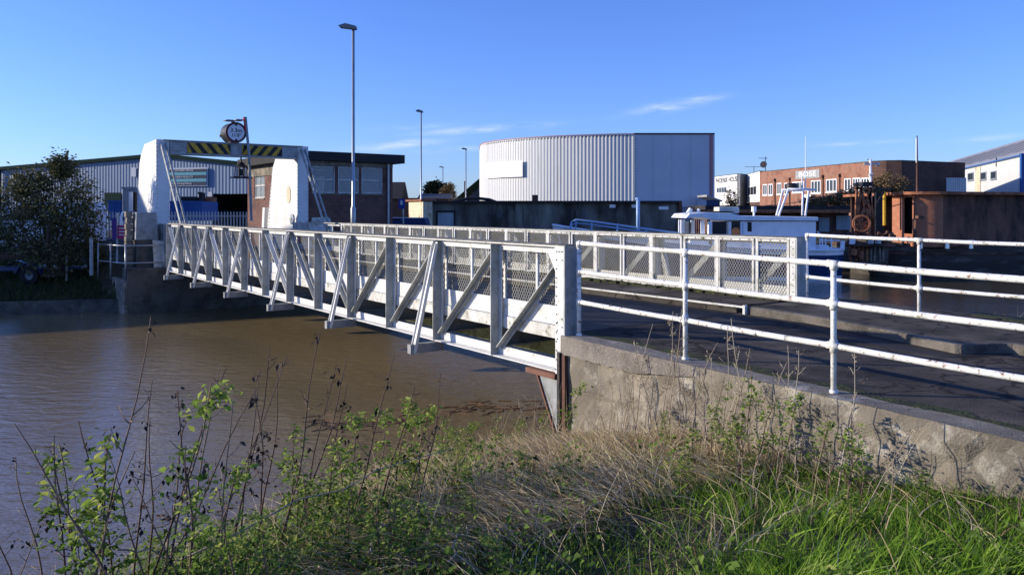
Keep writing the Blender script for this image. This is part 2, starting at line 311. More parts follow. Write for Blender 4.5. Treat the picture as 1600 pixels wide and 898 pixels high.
def copy_tree(o, parent=None):
    c = o.copy(); COL.objects.link(c)
    if parent is not None: c.parent = parent
    for ch in list(o.children): copy_tree(ch, c)
    return c
# bridge frame: t along the deck away from us, w to the right across it
DX, DY = -.5887, .8083
OX, OY = .73, 9.57
def B(t, w, z=0.): return (OX+DX*t-DY*-w if False else OX+DX*t+DY*w, OY+DY*t-DX*w, z)
def TB(t, w, z): return B(t, w, z)
def px(x, y, Y):      # photograph pixel at distance Y -> world point
    return ((x-800)/F*Y, Y, 1.5-(y-328)*Y/F)
def text(name, s, size, m, center, right, up, root=None, extr=.004, sub=None, squash=1):
    cu = bpy.data.curves.new(name, 'FONT'); cu.body = s; cu.size = size; cu.align_x = 'CENTER'; cu.align_y = 'CENTER'; cu.extrude = extr; cu.resolution_u = 3
    to = bpy.data.objects.new(name, cu); COL.objects.link(to); bpy.context.view_layer.update()
    me = bpy.data.meshes.new_from_object(to.evaluated_get(bpy.context.evaluated_depsgraph_get())); bpy.data.objects.remove(to)
    r = Vector(right).normalized(); u = Vector(up).normalized(); n = r.cross(u); c = Vector(center)
    for v in me.vertices:
        w = c+r*v.co.x*squash+u*v.co.y+n*v.co.z
        v.co = tolocal(root, w) if root is not None else w
    me.materials.clear(); me.materials.append(m); me.update()
    return link(name, me, sub if sub is not None else root)

# ------------------------------------------------------------------ terrain
WATER = -1.8
SHORE = [(-30, -12), (-9, -2), (-4.6, 3.6), (-3.7, 5.6), (-2.6, 7.2), (-1.25, 8.6), (.35, 9.75), (1.6, 11.2), (3.0, 12.4), (6, 12.4)]
def road_z(t): return np.where(t < 0, .02*t, 0.)
def sd_poly(X, Y, P):
    """signed distance to an open polyline, positive on the right hand side of its direction"""
    best = np.full(X.shape, 1e9); sg = np.ones(X.shape)
    for (ax, ay), (bx, by) in zip(P[:-1], P[1:]):
        dx, dy = bx-ax, by-ay; l2 = dx*dx+dy*dy
        s = np.clip(((X-ax)*dx+(Y-ay)*dy)/l2, 0, 1); qx = X-(ax+s*dx); qy = Y-(ay+s*dy); d = np.hypot(qx, qy)
        c = -(dx*qy-dy*qx); m = d < best-1e-6; best = np.where(m, d, best); sg = np.where(m, np.sign(c), sg)
    return best*np.where(sg == 0, 1, sg)
FARB = [(-200, 8), (-60, 19), (-30, 23.3), (-16.5, 25.0), (-12.5, 25.9)]      # left far bank, waterline
def noise2(X, Y, s, seed):
    r = np.random.default_rng(seed); v = 0
    for k in range(5):
        a = r.uniform(0, 6.28); f = s*(1.7**k); v = v+np.sin((X*math.cos(a)+Y*math.sin(a))*f+r.uniform(0, 6))*np.sin((X*math.sin(a+1)-Y*math.cos(a+1))*f*1.1+r.uniform(0, 6))/(1.35**k)
    return v*.4
def H(X, Y):
    X = np.asarray(X, float); Y = np.asarray(Y, float)
    t = (X-OX)*DX+(Y-OY)*DY; w = (X-OX)*DY-(Y-OY)*DX
    sd = sd_poly(X, Y, SHORE)
    rise = np.interp(sd, [-3, -1, 0, .35, 1.0, 2.2, 3.6, 5, 8, 14, 40], [-1.6, -.5, 0, .42, .7, .95, 1.08, 1.22, 1.6, 1.76, 1.8])
    zl = WATER+rise+noise2(X, Y, 1.6, 3)*.06*np.clip(sd, .2, 1)
    rz = road_z(t)
    zroad = rz-.35
    d2 = w-5.4
    zr = rz-.12-np.interp(d2, [0, .3, 3.5, 8], [0, .1, 2.2, 2.8])
    z = np.where(w < .04, zl, np.where(t < .15, np.where(w < 5.4, zroad, zr), -3.2))
    z = np.where((w < .04) & (t > 1.2), np.minimum(z, WATER-.3), z)
    # far side
    sf = -sd_poly(X, Y, FARB)
    zf = -1.42+np.interp(sf, [0, .25, 2.5, 5, 12, 30], [0, .05, .45, .8, 1.0, 1.05])+noise2(X, Y, .9, 5)*.05
    zf = np.where(sf < .1, -3.2, zf)
    ft = t-20.7
    quay = (Y > 43.2) & (X > -2)
    landR = ((ft > 0) & (w > -1.2) & (X <= 1)) | quay | ((ft > 14) & (X > -14))
    far = Y > 17
    zq = np.full(X.shape, -.35)
    isL = (w <= -1.2) & (X < -9)
    z = np.where(far & (Y-.3 > 0) & (t > 9) | (Y > 22) & (t > 6), np.where(isL, np.maximum(zf, np.where(sf > .1, -9, -3.2)), np.where(landR, zq, -3.2)), z)
    z = np.where((X < -9) & (t <= 9) & (Y > 12), np.where(sf > .1, zf, -3.2), z)
    return z
def axis(*segs):
    a = np.concatenate([np.arange(s, e, st) for s, e, st in segs]); return np.unique(np.round(a, 4))
def build_ground():
    xs = axis((-4000, -400, 600), (-400, -80, 40), (-80, -30, 4), (-30, -8, .45), (-8, 9, .11), (9, 40, .6), (40, 120, 6), (120, 400, 40), (400, 4001, 600))
    ys = axis((-400, -40, 60), (-40, -4, 4), (-4, 1, .5), (1, 13, .11), (13, 60, .45), (60, 200, 10), (200, 600, 80), (600, 4601, 500))
    X, Y = np.meshgrid(xs, ys); Z = H(X, Y)
    nx, ny = len(xs), len(ys)
    co = np.stack([X, Y, Z], -1).reshape(-1, 3)
    i = np.arange(nx*ny).reshape(ny, nx)
    q = np.stack([i[:-1, :-1], i[:-1, 1:], i[1:, 1:], i[1:, :-1]], -1).reshape(-1, 4)
    me = bpy.data.meshes.new('ground'); me.vertices.add(len(co)); me.vertices.foreach_set('co', co.ravel())
    me.loops.add(q.size); me.loops.foreach_set('vertex_index', q.ravel()); me.polygons.add(len(q)); me.polygons.foreach_set('loop_start', np.arange(0, q.size, 4)); me.polygons.foreach_set('loop_total', np.full(len(q), 4))
    me.polygons.foreach_set('use_smooth', np.ones(len(q), bool)); me.materials.append(grassd); me.update(); me.validate()
    link('ground', me, kind='structure')
build_ground()
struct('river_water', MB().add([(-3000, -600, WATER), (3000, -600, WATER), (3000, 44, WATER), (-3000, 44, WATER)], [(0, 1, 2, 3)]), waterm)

# ------------------------------------------------------------------ near approach: road, kerb, footway, retaining wall
def ribbon(tw, zf, thick):
    """closed slab over rows of (t,w) points; tw = list of (t, w0, w1)"""
    m = MB(TB); vs = []; fs = []
    for t, a, b in tw:
        z = float(road_z(np.array(t)))+zf; vs += [(t, a, z), (t, b, z), (t, b, z-thick), (t, a, z-thick)]
    n = len(tw)
    for i in range(n-1):
        for j in range(4): fs.append((4*i+j, 4*i+(j+1) % 4, 4*i+4+(j+1) % 4, 4*i+4+j))
    fs += [(3, 2, 1, 0), (4*n-4, 4*n-3, 4*n-2, 4*n-1)]
    return m.add(vs, fs)
def kerb_w(t):
    if t > -.9: return 3.26
    if t > -3.15: return 3.26-.5*((-.9-t)/2.25)**1.3
    if t > -3.5: return 2.76+.55*(1-math.cos(math.pi*min(1, (-3.15-t)/.35)))/2
    return 3.31+.02*(-3.5-t)
ts = [0, -.3, -.6, -.9]+[-.9-.15*i for i in range(1, 16)]+[-3.2-.05*i for i in range(0, 8)]+[-3.7, -4.2, -5, -7, -10, -16]
ts = sorted(set(round(t, 3) for t in ts), reverse=True)
struct('road', ribbon([(t, .16, 3.9) for t in (.12, -1, -2, -4, -8, -16)], 0, .3), asphalt)
struct('footway', ribbon([(t, kerb_w(t)+.14, 5.42+(.25 if t < -2 else 0)) for t in ts], .105, .35), asphalt)
struct('kerb', ribbon([(t, kerb_w(t), kerb_w(t)+.14) for t in ts], .11, .4), mat('dark_kerb_stone', (.16, .14, .115), .95, [((.07, .06, .05), 3, .42, .66), ((.3, .26, .21), 30, .58, .76), ((.05, .06, .02), 4, .58, .72)], .8, 40), bevel=.02)
struct('wet_gutter', ribbon([(t, kerb_w(t)-.34-.12*math.sin(t*2), kerb_w(t)-.003) for t in ts if -3.55 < t < -.6], .004, .003), asphaltw)
struct('moss_strip', ribbon([(t, .14+.03*math.sin(t*5.3), .3+.05*math.sin(t*7.1)+.04*math.sin(t*17)) for t in np.arange(0, -12, -.15)], .006, .005), moss)
struct('moss_verge', ribbon([(t, 5.2+.05*math.sin(t*5), 5.52) for t in np.arange(-2.2, -12, -.3)], .115, .1), moss)
rw = thing('retaining_wall', 'weathered concrete retaining wall carrying the white pipe railing and sloping road', 'wall', B(-4, 0, -.4))
def wall_face():
    tt = np.arange(-12, .001, .12); zz = np.linspace(0, 1, 14); m = MB(TB); n = len(tt); vs = []; fs = []
    for i, t in enumerate(tt):
        zt = .02*t+.004
        for j, k in enumerate(zz):
            z = zt-k*1.7; o = -.145+.012*math.sin(t*3.1+z*5)+.009*math.sin(t*11+z*17)+.006*random.uniform(-1, 1)-.02*max(0, k-.5)
            if z < -.22: o += .03
            vs.append((t, o, z))
    nz = len(zz)
    for i in range(n-1):
        for j in range(nz-1): fs.append((i*nz+j, i*nz+j+1, (i+1)*nz+j+1, (i+1)*nz+j))
    m.add(vs, fs)
    # top and back
    for i in range(n-1):
        a, b = tt[i], tt[i+1]
        m.add([(a, -.15, .02*a+.004), (b, -.15, .02*b+.004), (b, .16, .02*b+.004), (a, .16, .02*a+.004)], [(0, 1, 2, 3)])
    m.add([(0, -.145, .004), (0, .16, .004), (0, .16, -1.7), (0, -.145, -1.7)], [(0, 1, 2, 3)])
    return m
part('wall_face', wall_face(), concrete, rw)
m = MB(TB); m.box(.0, .13, .0, 5.6, -3, -.31); part('abutment_block', m, concd, rw)
m = MB(TB)
for a, b, z in ((-1.9, -.2, -.62), (-3.1, -2.2, -.78), (-5.2, -3.6, -.55)):
    m.add([(a, -.128, z), (b, -.13, z+.03), (b, -.112, z-.03), (a, -.112, z-.02)], [(0, 1, 2, 3)])
part('shuttering_seam', m, concrete, rw, kind='stuff')
m = MB(TB); tt = np.linspace(-2.4, .03, 26); vs = []
for t_ in tt:
    k = min(1, (t_+2.4)/1.2); zt_ = .02*min(t_, 0)+.008; zl2 = zt_-.05-.17*k-.012*random.random(); o_ = -.155-.012*k+.004*random.uniform(-1, 1)
    vs += [(t_, .0, zt_), (t_, o_, zt_-.006), (t_, o_, zl2), (t_, -.1, zl2-.01)]
m.add(vs, [(4*i+j, 4*i+4+j, 4*i+5+j, 4*i+1+j) for i in range(25) for j in range(3)]+[(100, 101, 102, 103)])
part('coping', m, mat('grey_coping', (.25, .22, .185), .95, [((.14, .12, .1), 2, .42, .66), ((.42, .38, .32), 40, .58, .74), ((.1, .1, .05), 6, .6, .74)], .8, 45), rw)
br = thing('bearing_bracket', 'rusty triangular steel bracket and black pile holding up the near end of the bridge', 'bracket', B(.05, -.12, -1.5))
m = MB(TB); m.box(.012, .1, -.165, -.05, -2.2, -.2); m.box(.012, .05, -.2, -.165, -2.2, -.2); part('pile', m, black, br)
m = MB(TB); m.box(-.06, .008, -.175, -.14, -2.0, -.22); part('corner_angle', m, rustd, br)
m = MB(TB); m.prism([(.1, -.52), (.52, -.52), (.1, -1.25)], 'y', -.13, -.1); part('gusset_plate', m, greym, br)
m = MB(TB); m.bar((.53, -.12, -.5), (.1, -.12, -1.3), .07, .02); m.box(.1, .68, -.2, .3, -.53, -.47); part('flange', m, rustd, br)

# ------------------------------------------------------------------ pipe railings
def railing(name, label, posts, heights, rr, ext=None, elbow=True, base=None):
    root = thing(name, label, 'railing', posts[0])
    for i, p in enumerate(posts):
        m = MB(); m.tube([(p[0], p[1], p[2]-.05), (p[0], p[1], p[2]+heights[0]-(.03 if i == 0 and elbow else 0))], rr*.92, 12)
        m.tube([(p[0], p[1], p[2]-.01), (p[0], p[1], p[2]+.02)], rr*1.35, 12)
        part('post', m, railw, root, smooth=True)
        for h in heights:
            nx = posts[min(i+1, len(posts)-1)]; pv = posts[max(i-1, 0)]
            d = (Vector(nx)-Vector(pv)).normalized(); c = Vector((p[0], p[1], p[2]+h))
            k = MB(); k.tube([c+Vector((0, 0, -.055)), c+Vector((0, 0, .02 if h == heights[0] else .05))], rr*1.22, 12); k.tube([c-d*(0 if i == 0 else .06), c+d*.05], rr*1.2, 12)
            part('fitting', k, railw, root, smooth=True)
    for h in heights:
        pts = [Vector((p[0], p[1], p[2]+h)) for p in posts]
        m = MB(); fine = []
        for a, b in zip(pts[:-1], pts[1:]):
            for k in range(6): fine.append(a.lerp(b, k/6)+Vector((0, 0, -.006*math.sin(math.pi*k/6))))
        fine.append(pts[-1]); m.tube(fine, rr, 12); part('rail', m, railw, root, smooth=True)
    return root
near_posts = [B(-.1-1.66*i, .01+(.0), .02*(-.1-1.66*i)+.008) for i in range(6)]
railing('pipe_railing', 'white three rail pipe railing along the top of the concrete retaining wall in front', near_posts, [1.1, .76, .4], .0265)
fp = [(4.52, 12.2, .06), (5.42, 10.6, .04), (6.42, 9.45, .02), (7.6, 8.1, 0), (8.8, 6.9, -.03)]
railing('pipe_railing', 'white two rail pipe railing on the far side of the road beside the basin', [(x, y, z) for x, y, z in fp], [1.06, .42], .025)

# ------------------------------------------------------------------ the bridge
BR = thing('swing_bridge', 'long white lattice girder swing bridge with wire mesh sides crossing the brown river', 'bridge', B(0, 0, 0), math.atan2(DY, DX))
SP = 1.53; NP = 13
def bp(name, m, mt, **k): return part(name, m, mt, BR, **k)
def mesh_panel_me(w, h):
    m = MB(); cw, ch = .052, .082; r = .0032
    sl = ch/cw
    c = -h
    # two families of wires, x local along t (0..w), z 0..h
    for sgn in (1, -1):
        k = -h/sl
        x0 = -h/sl
        while x0 < w:
            a = (max(0, x0), (max(0, x0)-x0)*sl); xe = min(w, x0+h/sl); b = (xe, (xe-x0)*sl)
            if xe-max(0, x0) > .01:
                A = (a[0], 0, a[1] if sgn > 0 else h-a[1]); Bq = (b[0], 0, b[1] if sgn > 0 else h-b[1])
                m.bar(A, Bq, r*2, r*1.2, up=(0, 1, 0))
            x0 += cw
    return m
MESHA = newmesh('mesh_panel', mesh_panel_me(.70, .70), wire)
MESHB = newmesh('mesh_panel', mesh_panel_me(.70, .86), wire)
RIV = MB()
def rivet_row(m, a, b, n, ax, r=.011, h=.012):
    a = Vector(a); b = Vector(b); ax = Vector(ax)
    for i in range(n):
        c = a.lerp(b, i/max(1, n-1)); x = ax.cross(Vector((.3, .2, .9))).normalized(); y = ax.cross(x)
        vs = [c+(x*math.cos(q)+y*math.sin(q))*r for q in [k*math.pi/3 for k in range(6)]]+[c+(x*math.cos(q)+y*math.sin(q))*r*.6+ax*h for q in [k*math.pi/3 for k in range(6)]]
        m.add(vs, [(i2, (i2+1) % 6, 6+(i2+1) % 6, 6+i2) for i2 in range(6)]+[tuple(range(6, 12))])
def girder(w0, s, near):
    """s = outward direction in w (-1 near girder, +1 far girder)"""
    o = lambda k: w0+s*k
    def bx(m, t0, t1, k0, k1, z0, z1): a, b = sorted((o(k0), o(k1))); m.box(t0, t1, a, b, z0, z1); return m
    L = SP*NP
    for i in range(NP):      # chords in panel lengths
        t0, t1 = i*SP, (i+1)*SP
        m = MB(TB); bx(m, t0+.001, t1-.001, .0, .02, .965, 1.07); bx(m, t0+.001, t1-.001, -.1, .1, 1.05, 1.068); bp('top_chord', m, white)
        m = MB(TB); bx(m, t0, t1, -.11, .115, 1.071, 1.082); bp('top_plate', m, coping)
        if i < NP:
            m = MB(TB); bx(m, t0+.001, t1-.001, .0, .018, -.44, -.33); bx(m, t0+.001, t1-.001, -.07, .13, -.46, -.445); bp('bottom_chord', m, white)
            m = MB(TB); bx(m, t0+.004, t1-.004, -.045, -.03, .08, .31); bp('kerb_plate', m, white)
            m = MB(TB); bx(m, t0+.004, t1-.004, -.09, -.02, -.09, .07); bp('deck_edge', m, whited)
    for i in range(NP+1):
        t = i*SP
        if i == 0:
            m = MB(TB); bx(m, 0.002, .16, .125, .14, -.5, 1.05); 
            m.prism([(.16, 1.05), (.3, .97), (.16, .76)], 'y', *sorted((o(.126), o(.139))))
            bp('end_post', m, white)
            m = MB(TB); bx(m, -.02, 0, -.12, .14, -.52, 1.07); bp('end_plate', m, greym if near else fin)
            m = MB(TB); n3 = (0, s, 0)
            for z0, z1, n in ((.9, 1.0, 2), (.2, .0, 3), (-.3, -.45, 3)): rivet_row(m, (.03, o(.14), z0), (.03, o(.14), z1), n, n3)
            for tt in (.04, .085, .13): rivet_row(m, (tt, o(.14), 1.0), (tt, o(.14), 1.0), 1, n3)
            rivet_row(m, (.12, o(.14), .15), (.12, o(.14), -.05), 3, n3); rivet_row(m, (.05, o(.14), -.42), (.15, o(.14), -.42), 3, n3); rivet_row(m, (.135, o(.14), .9), (.135, o(.14), -.3), 12, n3)
            bp('rivets', m, greym, kind='stuff')
            continue
        m = MB(TB); bx(m, t-.012, t, .0, .15, -.45, 1.05); bp('post', m, fin)
        m = MB(TB); bx(m, t-.065, t+.055, .0, .014, -.44, .965); bx(m, t-.04, t+.03, -.1, -.085, .0, 1.05); bp('post_flange', m, white)
    # diagonals
    for i in range(NP):
        a, b = i*SP, (i+1)*SP
        if i < 4: p0, p1 = (a+.1 if i == 0 else a+.05, .95), (b-.07, -.34)
        else: p0, p1 = (b-.05, .95), (a+.07, -.34)
        m = MB(TB)
        m.bar((p0[0], o(.06), p0[1]), (p1[0], o(.06), p1[1]), .09, .015, up=(p0[1]-p1[1], 0, p1[0]-p0[0]))
        m.bar((p0[0], o(.02), p0[1]), (p1[0], o(.02), p1[1]), .012, .1, up=(p0[1]-p1[1], 0, p1[0]-p0[0]))
        bp('diagonal_brace', m, fin if (i < 4 or i % 3) else white)
    # outriggers and their struts
    for i in range(2, NP, 2):
        t = i*SP
        m = MB(TB); m.bar((t-.03, o(.11), 1.02), (t-.03, o(.5), -.6), .11, .014, up=(0, 1, .25)); m.bar((t-.085, o(.13), 1.0), (t-.085, o(.5), -.6), .012, .05, up=(0, 1, .25)); m.bar((t+.02, o(.13), 1.0), (t+.02, o(.5), -.6), .012, .05, up=(0, 1, .25))
        bp('outrigger_brace', m, white)
        m = MB(TB); a, b = sorted((o(.0), o(.56))); m.box(t-.07, t+.03, a, b, -.61, -.475); bp('outrigger_beam', m, greym)
    # mullions and mesh
    for i in range(NP):
        for hlf in (0, 1):
            t0 = i*SP+hlf*SP/2
            if near:
                z0, me = .3, MESHA
            else:
                z0, me = .15, MESHB
            if i < NP-(0 if near else 2):
                q = link('mesh_panel', me, BR, (t0+.03, -(o(-.07)), z0))
            m = MB(TB); tm = i*SP+SP/2
        m = MB(TB); bx(m, tm-.018, tm+.018, -.075, -.045, .08, 1.05); bp('mullion', m, white)
        if not near and i < NP-2:
            m = MB(TB)
            for t0, t1 in ((i*SP+.02, tm-.025), (tm+.025, (i+1)*SP-.02)):
                bx(m, t0, t0+.035, -.1, -.075, .1, 1.04); bx(m, t1-.035, t1, -.1, -.075, .1, 1.04); bx(m, t0+.035, t1-.035, -.1, -.075, 1.0, 1.04); bx(m, t0+.035, t1-.035, -.1, -.075, .1, .17)
            bp('mesh_frame', m, whited)
            m = MB(TB); n3 = (0, -s, 0)
            rivet_row(m, (i*SP+.12, o(-.1), 1.02), (i*SP+.65, o(-.1), 1.02), 4, n3, .012); rivet_row(m, (i*SP+.88, o(-.1), 1.02), (i*SP+1.42, o(-.1), 1.02), 4, n3, .012)
            rivet_row(m, (i*SP+.1, o(-.1), .13), (i*SP+1.42, o(-.1), .13), 9, n3, .012); bp('rivets', m, rustd, kind='stuff')
    if not near:
        m = MB(TB); bx(m, .002, .1, -.125, -.11, 0, 1.05); rivet_row(m, (.05, o(-.125), .05), (.05, o(-.125), 1.0), 11, (0, -s, 0), .013); bx(m, .12, .16, -.12, -.1, 0, 1.05); bp('end_angle', m, whited)
    # tail plates
    m = MB(TB); bx(m, NP*SP+.02, NP*SP+1.5, 0, .02, -.45, 1.04)
    for k in (.1, .55, 1.0, 1.4): bx(m, NP*SP+k, NP*SP+k+.06, .02, .1, -.45, 1.04)
    bp('tail_plate', m, fin)
girder(0, -1, True); girder(4.6, 1, False)
m = MB(TB); m.box(.15, 20.3, .1, 3.26, -.07, .0); bp('roadway', m, asphaltw)
m = MB(TB); m.box(.15, 20.3, 3.26, 4.48, -.065, .1); bp('footway_boards', m, asphalt)
m = MB(TB); m.box(-.02, 20.3, 3.235, 3.257, .085, .112); m.box(-.04, 0, 3.2, 3.26, .0, .13); bp('kerb_angle', m, whited)
m = MB(TB)
for t0, a, b in [(x*.15, .16*abs(math.sin(x*1.3)), .02) for x in range(0, 130)]: m.box(t0, t0+.16, 4.34-a*.5, 4.47, .1, .118+.03*random.random())
bp('moss_line', m, moss, kind='stuff')
for i in range(NP+1):
    t = max(.1, i*SP); m = MB(TB); m.box(t-.09, t+.09, .02, 4.58, -.34, -.32); m.box(t-.012, t+.012, .02, 4.58, -.32, -.07); m.box(t-.09, t+.09, .02, 4.58, -.09, -.072); bp('cross_beam', m, greym)
for w in (.9, 1.9, 2.9, 3.8):
    m = MB(TB); m.box(.15, 20.2, w-.07, w+.07, -.3, -.095); bp('stringer', m, greym)
m = MB(TB); m.box(2.6, 10, 2.85, 3.1, -1.12, -.8); solo('timber_fender', m, timber, 'mossy yellow green timber fender beam low under the near end of the bridge', 'fender', base=B(4, 3, -.9))
# barrier posts on the deck
for (t, w, z0, z1, lab) in ((19.9, 4.3, .32, 1.1, 'red banded white barrier post at the far end of the bridge footway'), (13.5, .45, .05, .7, 'red barrier arm standing upright inside the near girder, further left')):
    r_ = thing('barrier_post', lab, 'post', B(t, w, .0))
    m = MB(TB); m.box(t-.05, t+.05, w-.05, w+.05, 0, z0); part('shaft', m, whited, r_)
    m = MB(TB); m.box(t-.07, t+.07, w-.07, w+.07, z0, z0+.42); part('red_band', m, redp, r_)
    m = MB(TB); m.box(t-.045, t+.045, w-.045, w+.045, z0+.4, max(z1, z0+.55)); part('tip', m, whited, r_)

# ------------------------------------------------------------------ far abutment, portal, control cabin
m = MB(TB); m.box(20.1, 20.9, -1.25, 14, -3, -.36); struct('quay_wall', m, concd)
m = MB(TB); m.box(20.2, 60, .3, 4.5, -.4, -.0); struct('road_beyond', m, asphalt)
PT = thing('bridge_portal', 'white steel portal with two tapered towers and a hazard striped beam over the road', 'portal', B(22, 2.6, -.3))
for w0, w1 in ((0, .43), (5.02, 5.45)):
    m = MB(TB); m.prism([(22, -.45), (25.5, -.45), (25.35, 1.0), (24.75, 3.2), (24.45, 3.55), (23.9, 3.88), (22, 3.93)], 'y', w0, w1); part('tower', m, towerw, PT, bevel=.01)
    m = MB(TB)
    for z in np.arange(-.2, 3.8, .16): m.box(21.985, 21.999, w0+.03, w0+.055, z, z+.03); m.box(21.985, 21.999, w1-.055, w1-.03, z, z+.03)
    for z in np.arange(.0, 3.9, .13): m.box(22.02, 22.05, w0-.012, w0-.001, z, z+.04)
    for k in np.linspace(0, 1, 22): m.box(24.72+(1-k)*.62, 24.78+(1-k)*.62, w0-.012, w0+.05, 3.1*k+.1, 3.1*k+.16)
    part('rivets', m, fin, PT, kind='stuff')
    m = MB(TB)
    for z in (1.15, 2.05, 2.95): m.box(22.06, 24.6, w0-.006, w0-.001, z, z+.02)
    part('seam', m, whited, PT, kind='stuff')
    m = MB(TB); q = []
    for k in range(20): a = 2*math.pi*k/20; q.append((22.9+.2*math.cos(a), 2.1+.34*math.sin(a)))
    m.prism(q, 'y', w0-.02, w0-.001); part('cover_plate', m, towerw if w0 == 0 else cream, PT)
    m = MB(TB); a, b = (22.0, w0+.2, 3.8), (18.2, w0+.2 if w0 < 1 else 4.75, 0.1 if w0 < 1 else .5)
    m.bar((22, w0+.14, 3.8), (b[0], b[1]-.08, b[2]), .03, .12); m.bar((22, w0+.3, 3.8), (b[0], b[1]+.08, b[2]), .03, .12)
    for k in range(1, 14):
        c = Vector(a).lerp(Vector(b), k/14); m.bar(c+Vector((0, -.12, 0)), c+Vector((.12, .12, .1)), .03, .01)
    part('raking_stay', m, fin, PT)
m = MB(TB); m.box(21.95, 22.35, .44, 5.01, 3.46, 3.9); part('beam', m, fin, PT, bevel=.006)
m = MB(TB); m.box(21.9, 22.4, .2, 5.2, 3.902, 3.93); m.box(21.9, 22.4, .44, 5.01, 3.43, 3.458); part('beam_flange', m, fin, PT)
m = MB(TB)
for w in list(np.arange(.5, 1.0, .07))+list(np.arange(4.6, 4.95, .07)):
    for z in (3.55, 3.65, 3.75, 3.83): m.box(21.935, 21.949, w, w+.025, z, z+.025)
m.box(21.93, 21.949, 2.5, 2.56, 3.47, 3.89); m.box(21.93, 21.949, 2.8, 2.86, 3.47, 3.89)
part('rivets', m, greym, PT, kind='stuff')
for w0, w1, s in ((1.0, 2.48, -1), (2.9, 4.4, 1)):
    m = MB(TB); m.box(21.93, 21.948, w0, w1, 3.5, 3.86); hb = part('hazard_board', m, blk, PT)
    h = .36; k = 0
    for c0 in np.arange(w0-.4, w1+.4, .37):
        # stripe: parallelogram clipped to the board
        def cl(x): return min(max(x, w0), w1)
        a0, a1 = (c0, c0+.19); sh = .28*s
        pts = []
        for z, xx in ((3.505, a0), (3.505, a1), (3.855, a1+sh), (3.855, a0+sh)): pts.append((cl(xx), z))
        if abs(pts[0][0]-pts[1][0])+abs(pts[2][0]-pts[3][0]) < .05: continue
        q = MB(TB); q.add([(21.928, p[0], p[1]) for p in pts]+[(21.925, p[0], p[1]) for p in pts], [(0, 1, 2, 3), (7, 6, 5, 4), (0, 4, 5, 1), (1, 5, 6, 2), (2, 6, 7, 3), (3, 7, 4, 0)])
        part('stripe', q, yel, PT, sub=hb)
m = MB(TB); m.prism([(25.75, -.4), (26.05, -.4), (25.75, 1.6), (25.5, 1.6)], 'y', 4.95, 5.4); part('counterweight_edge', m, towerw, PT)
# height sign drum
HS = thing('height_sign', 'round drum height limit sign reading 3.3m on top of the striped beam', 'sign', B(22.1, 2.66, 3.93))
ax = (DX, DY, 0)
c0 = B(21.85, 2.66, 4.3); c1 = B(22.5, 2.66, 4.3)
m = MB(); m.tube([c0, c1], .37, 28); part('drum', m, blk, HS, label='black drum body', smooth=False)
m = MB(); m.ring(B(21.84, 2.66, 4.3), .3, .375, ax, .03, 28); part('rim', m, mat('maroon_rim', (.09, .015, .015), .5), HS)
m = MB(); m.tube([B(21.835, 2.66, 4.3), B(21.85, 2.66, 4.3)], .31, 28); part('face', m, skin_w, HS)
rt = (DY, -DX, 0)
text('lettering', '3.3m', .21, blk, B(21.825, 2.66, 4.37), rt, (0, 0, 1), HS); text('lettering', "11'0\"", .17, blk, B(21.825, 2.66, 4.19), rt, (0, 0, 1), HS)
m = MB(TB)
for z, s in ((4.56, -1), (4.04, 1)): m.prism([(2.6, z-.04*s), (2.72, z-.04*s), (2.66, z+.04*s)], 'x', 21.82, 21.834)
part('arrow_mark', m, blk, HS)
m = MB(TB); m.box(22.1, 22.3, 2.62, 2.7, 4.66, 4.76); m.box(21.95, 22.4, 2.35, 2.62, 4.73, 4.76); m.box(21.95, 22.4, 2.7, 2.98, 4.76, 4.8); part('lamp_hood', m, lampm, HS)
m = MB(TB); m.box(22.0, 22.5, 2.5, 2.56, 3.93, 4.02); m.box(22.0, 22.5, 2.76, 2.82, 3.93, 4.02); m.tube([(22.5, 2.27, 4.2), (22.5, 2.3, 4.2)], .05, 10); part('mounting', m, rustd, HS)
m = MB(); m.tube([px(383.5, 183, 29), px(389, 240, 29)], .05, 8); m2 = MB(); m2.tube([px(382, 183, 29), px(384.5, 206, 29)], .055, 8)
r_ = thing('raised_barrier', 'raised slanting red and grey barrier arm behind the round height sign', 'barrier', px(391, 330, 29))
m.tube([px(389, 240, 29), px(393, 345, 29)], .05, 8); part('pole', m, greym, r_); part('red_end', m2, redp, r_)
r_ = thing('hanging_lamp', 'black caged signal lamp hanging below the middle of the striped beam', 'lamp', B(22.2, 2.95, 3.43))
m = MB(TB); m.tube([(22.2, 2.95, 3.43), (22.2, 2.95, 3.2)], .03, 8); m.tube([(22.2, 2.95, 3.25), (22.2, 2.95, 3.1)], [.08, .2], 12); part('cap', m, blk, r_)
m = MB(TB)
for a in range(6): m.tube([(22.2+.2*math.cos(a), 2.95+.2*math.sin(a), 3.1), (22.2+.22*math.cos(a), 2.95+.22*math.sin(a), 2.72)], .02, 6)
m.tube([(22.2, 2.95, 3.0), (22.2, 2.95, 2.75)], .09, 10); part('cage', m, blk, r_)
m = MB(TB); m.box(21.95, 22.45, 2.62, 3.28, 2.66, 2.72); part('base_plate', m, blk, r_)

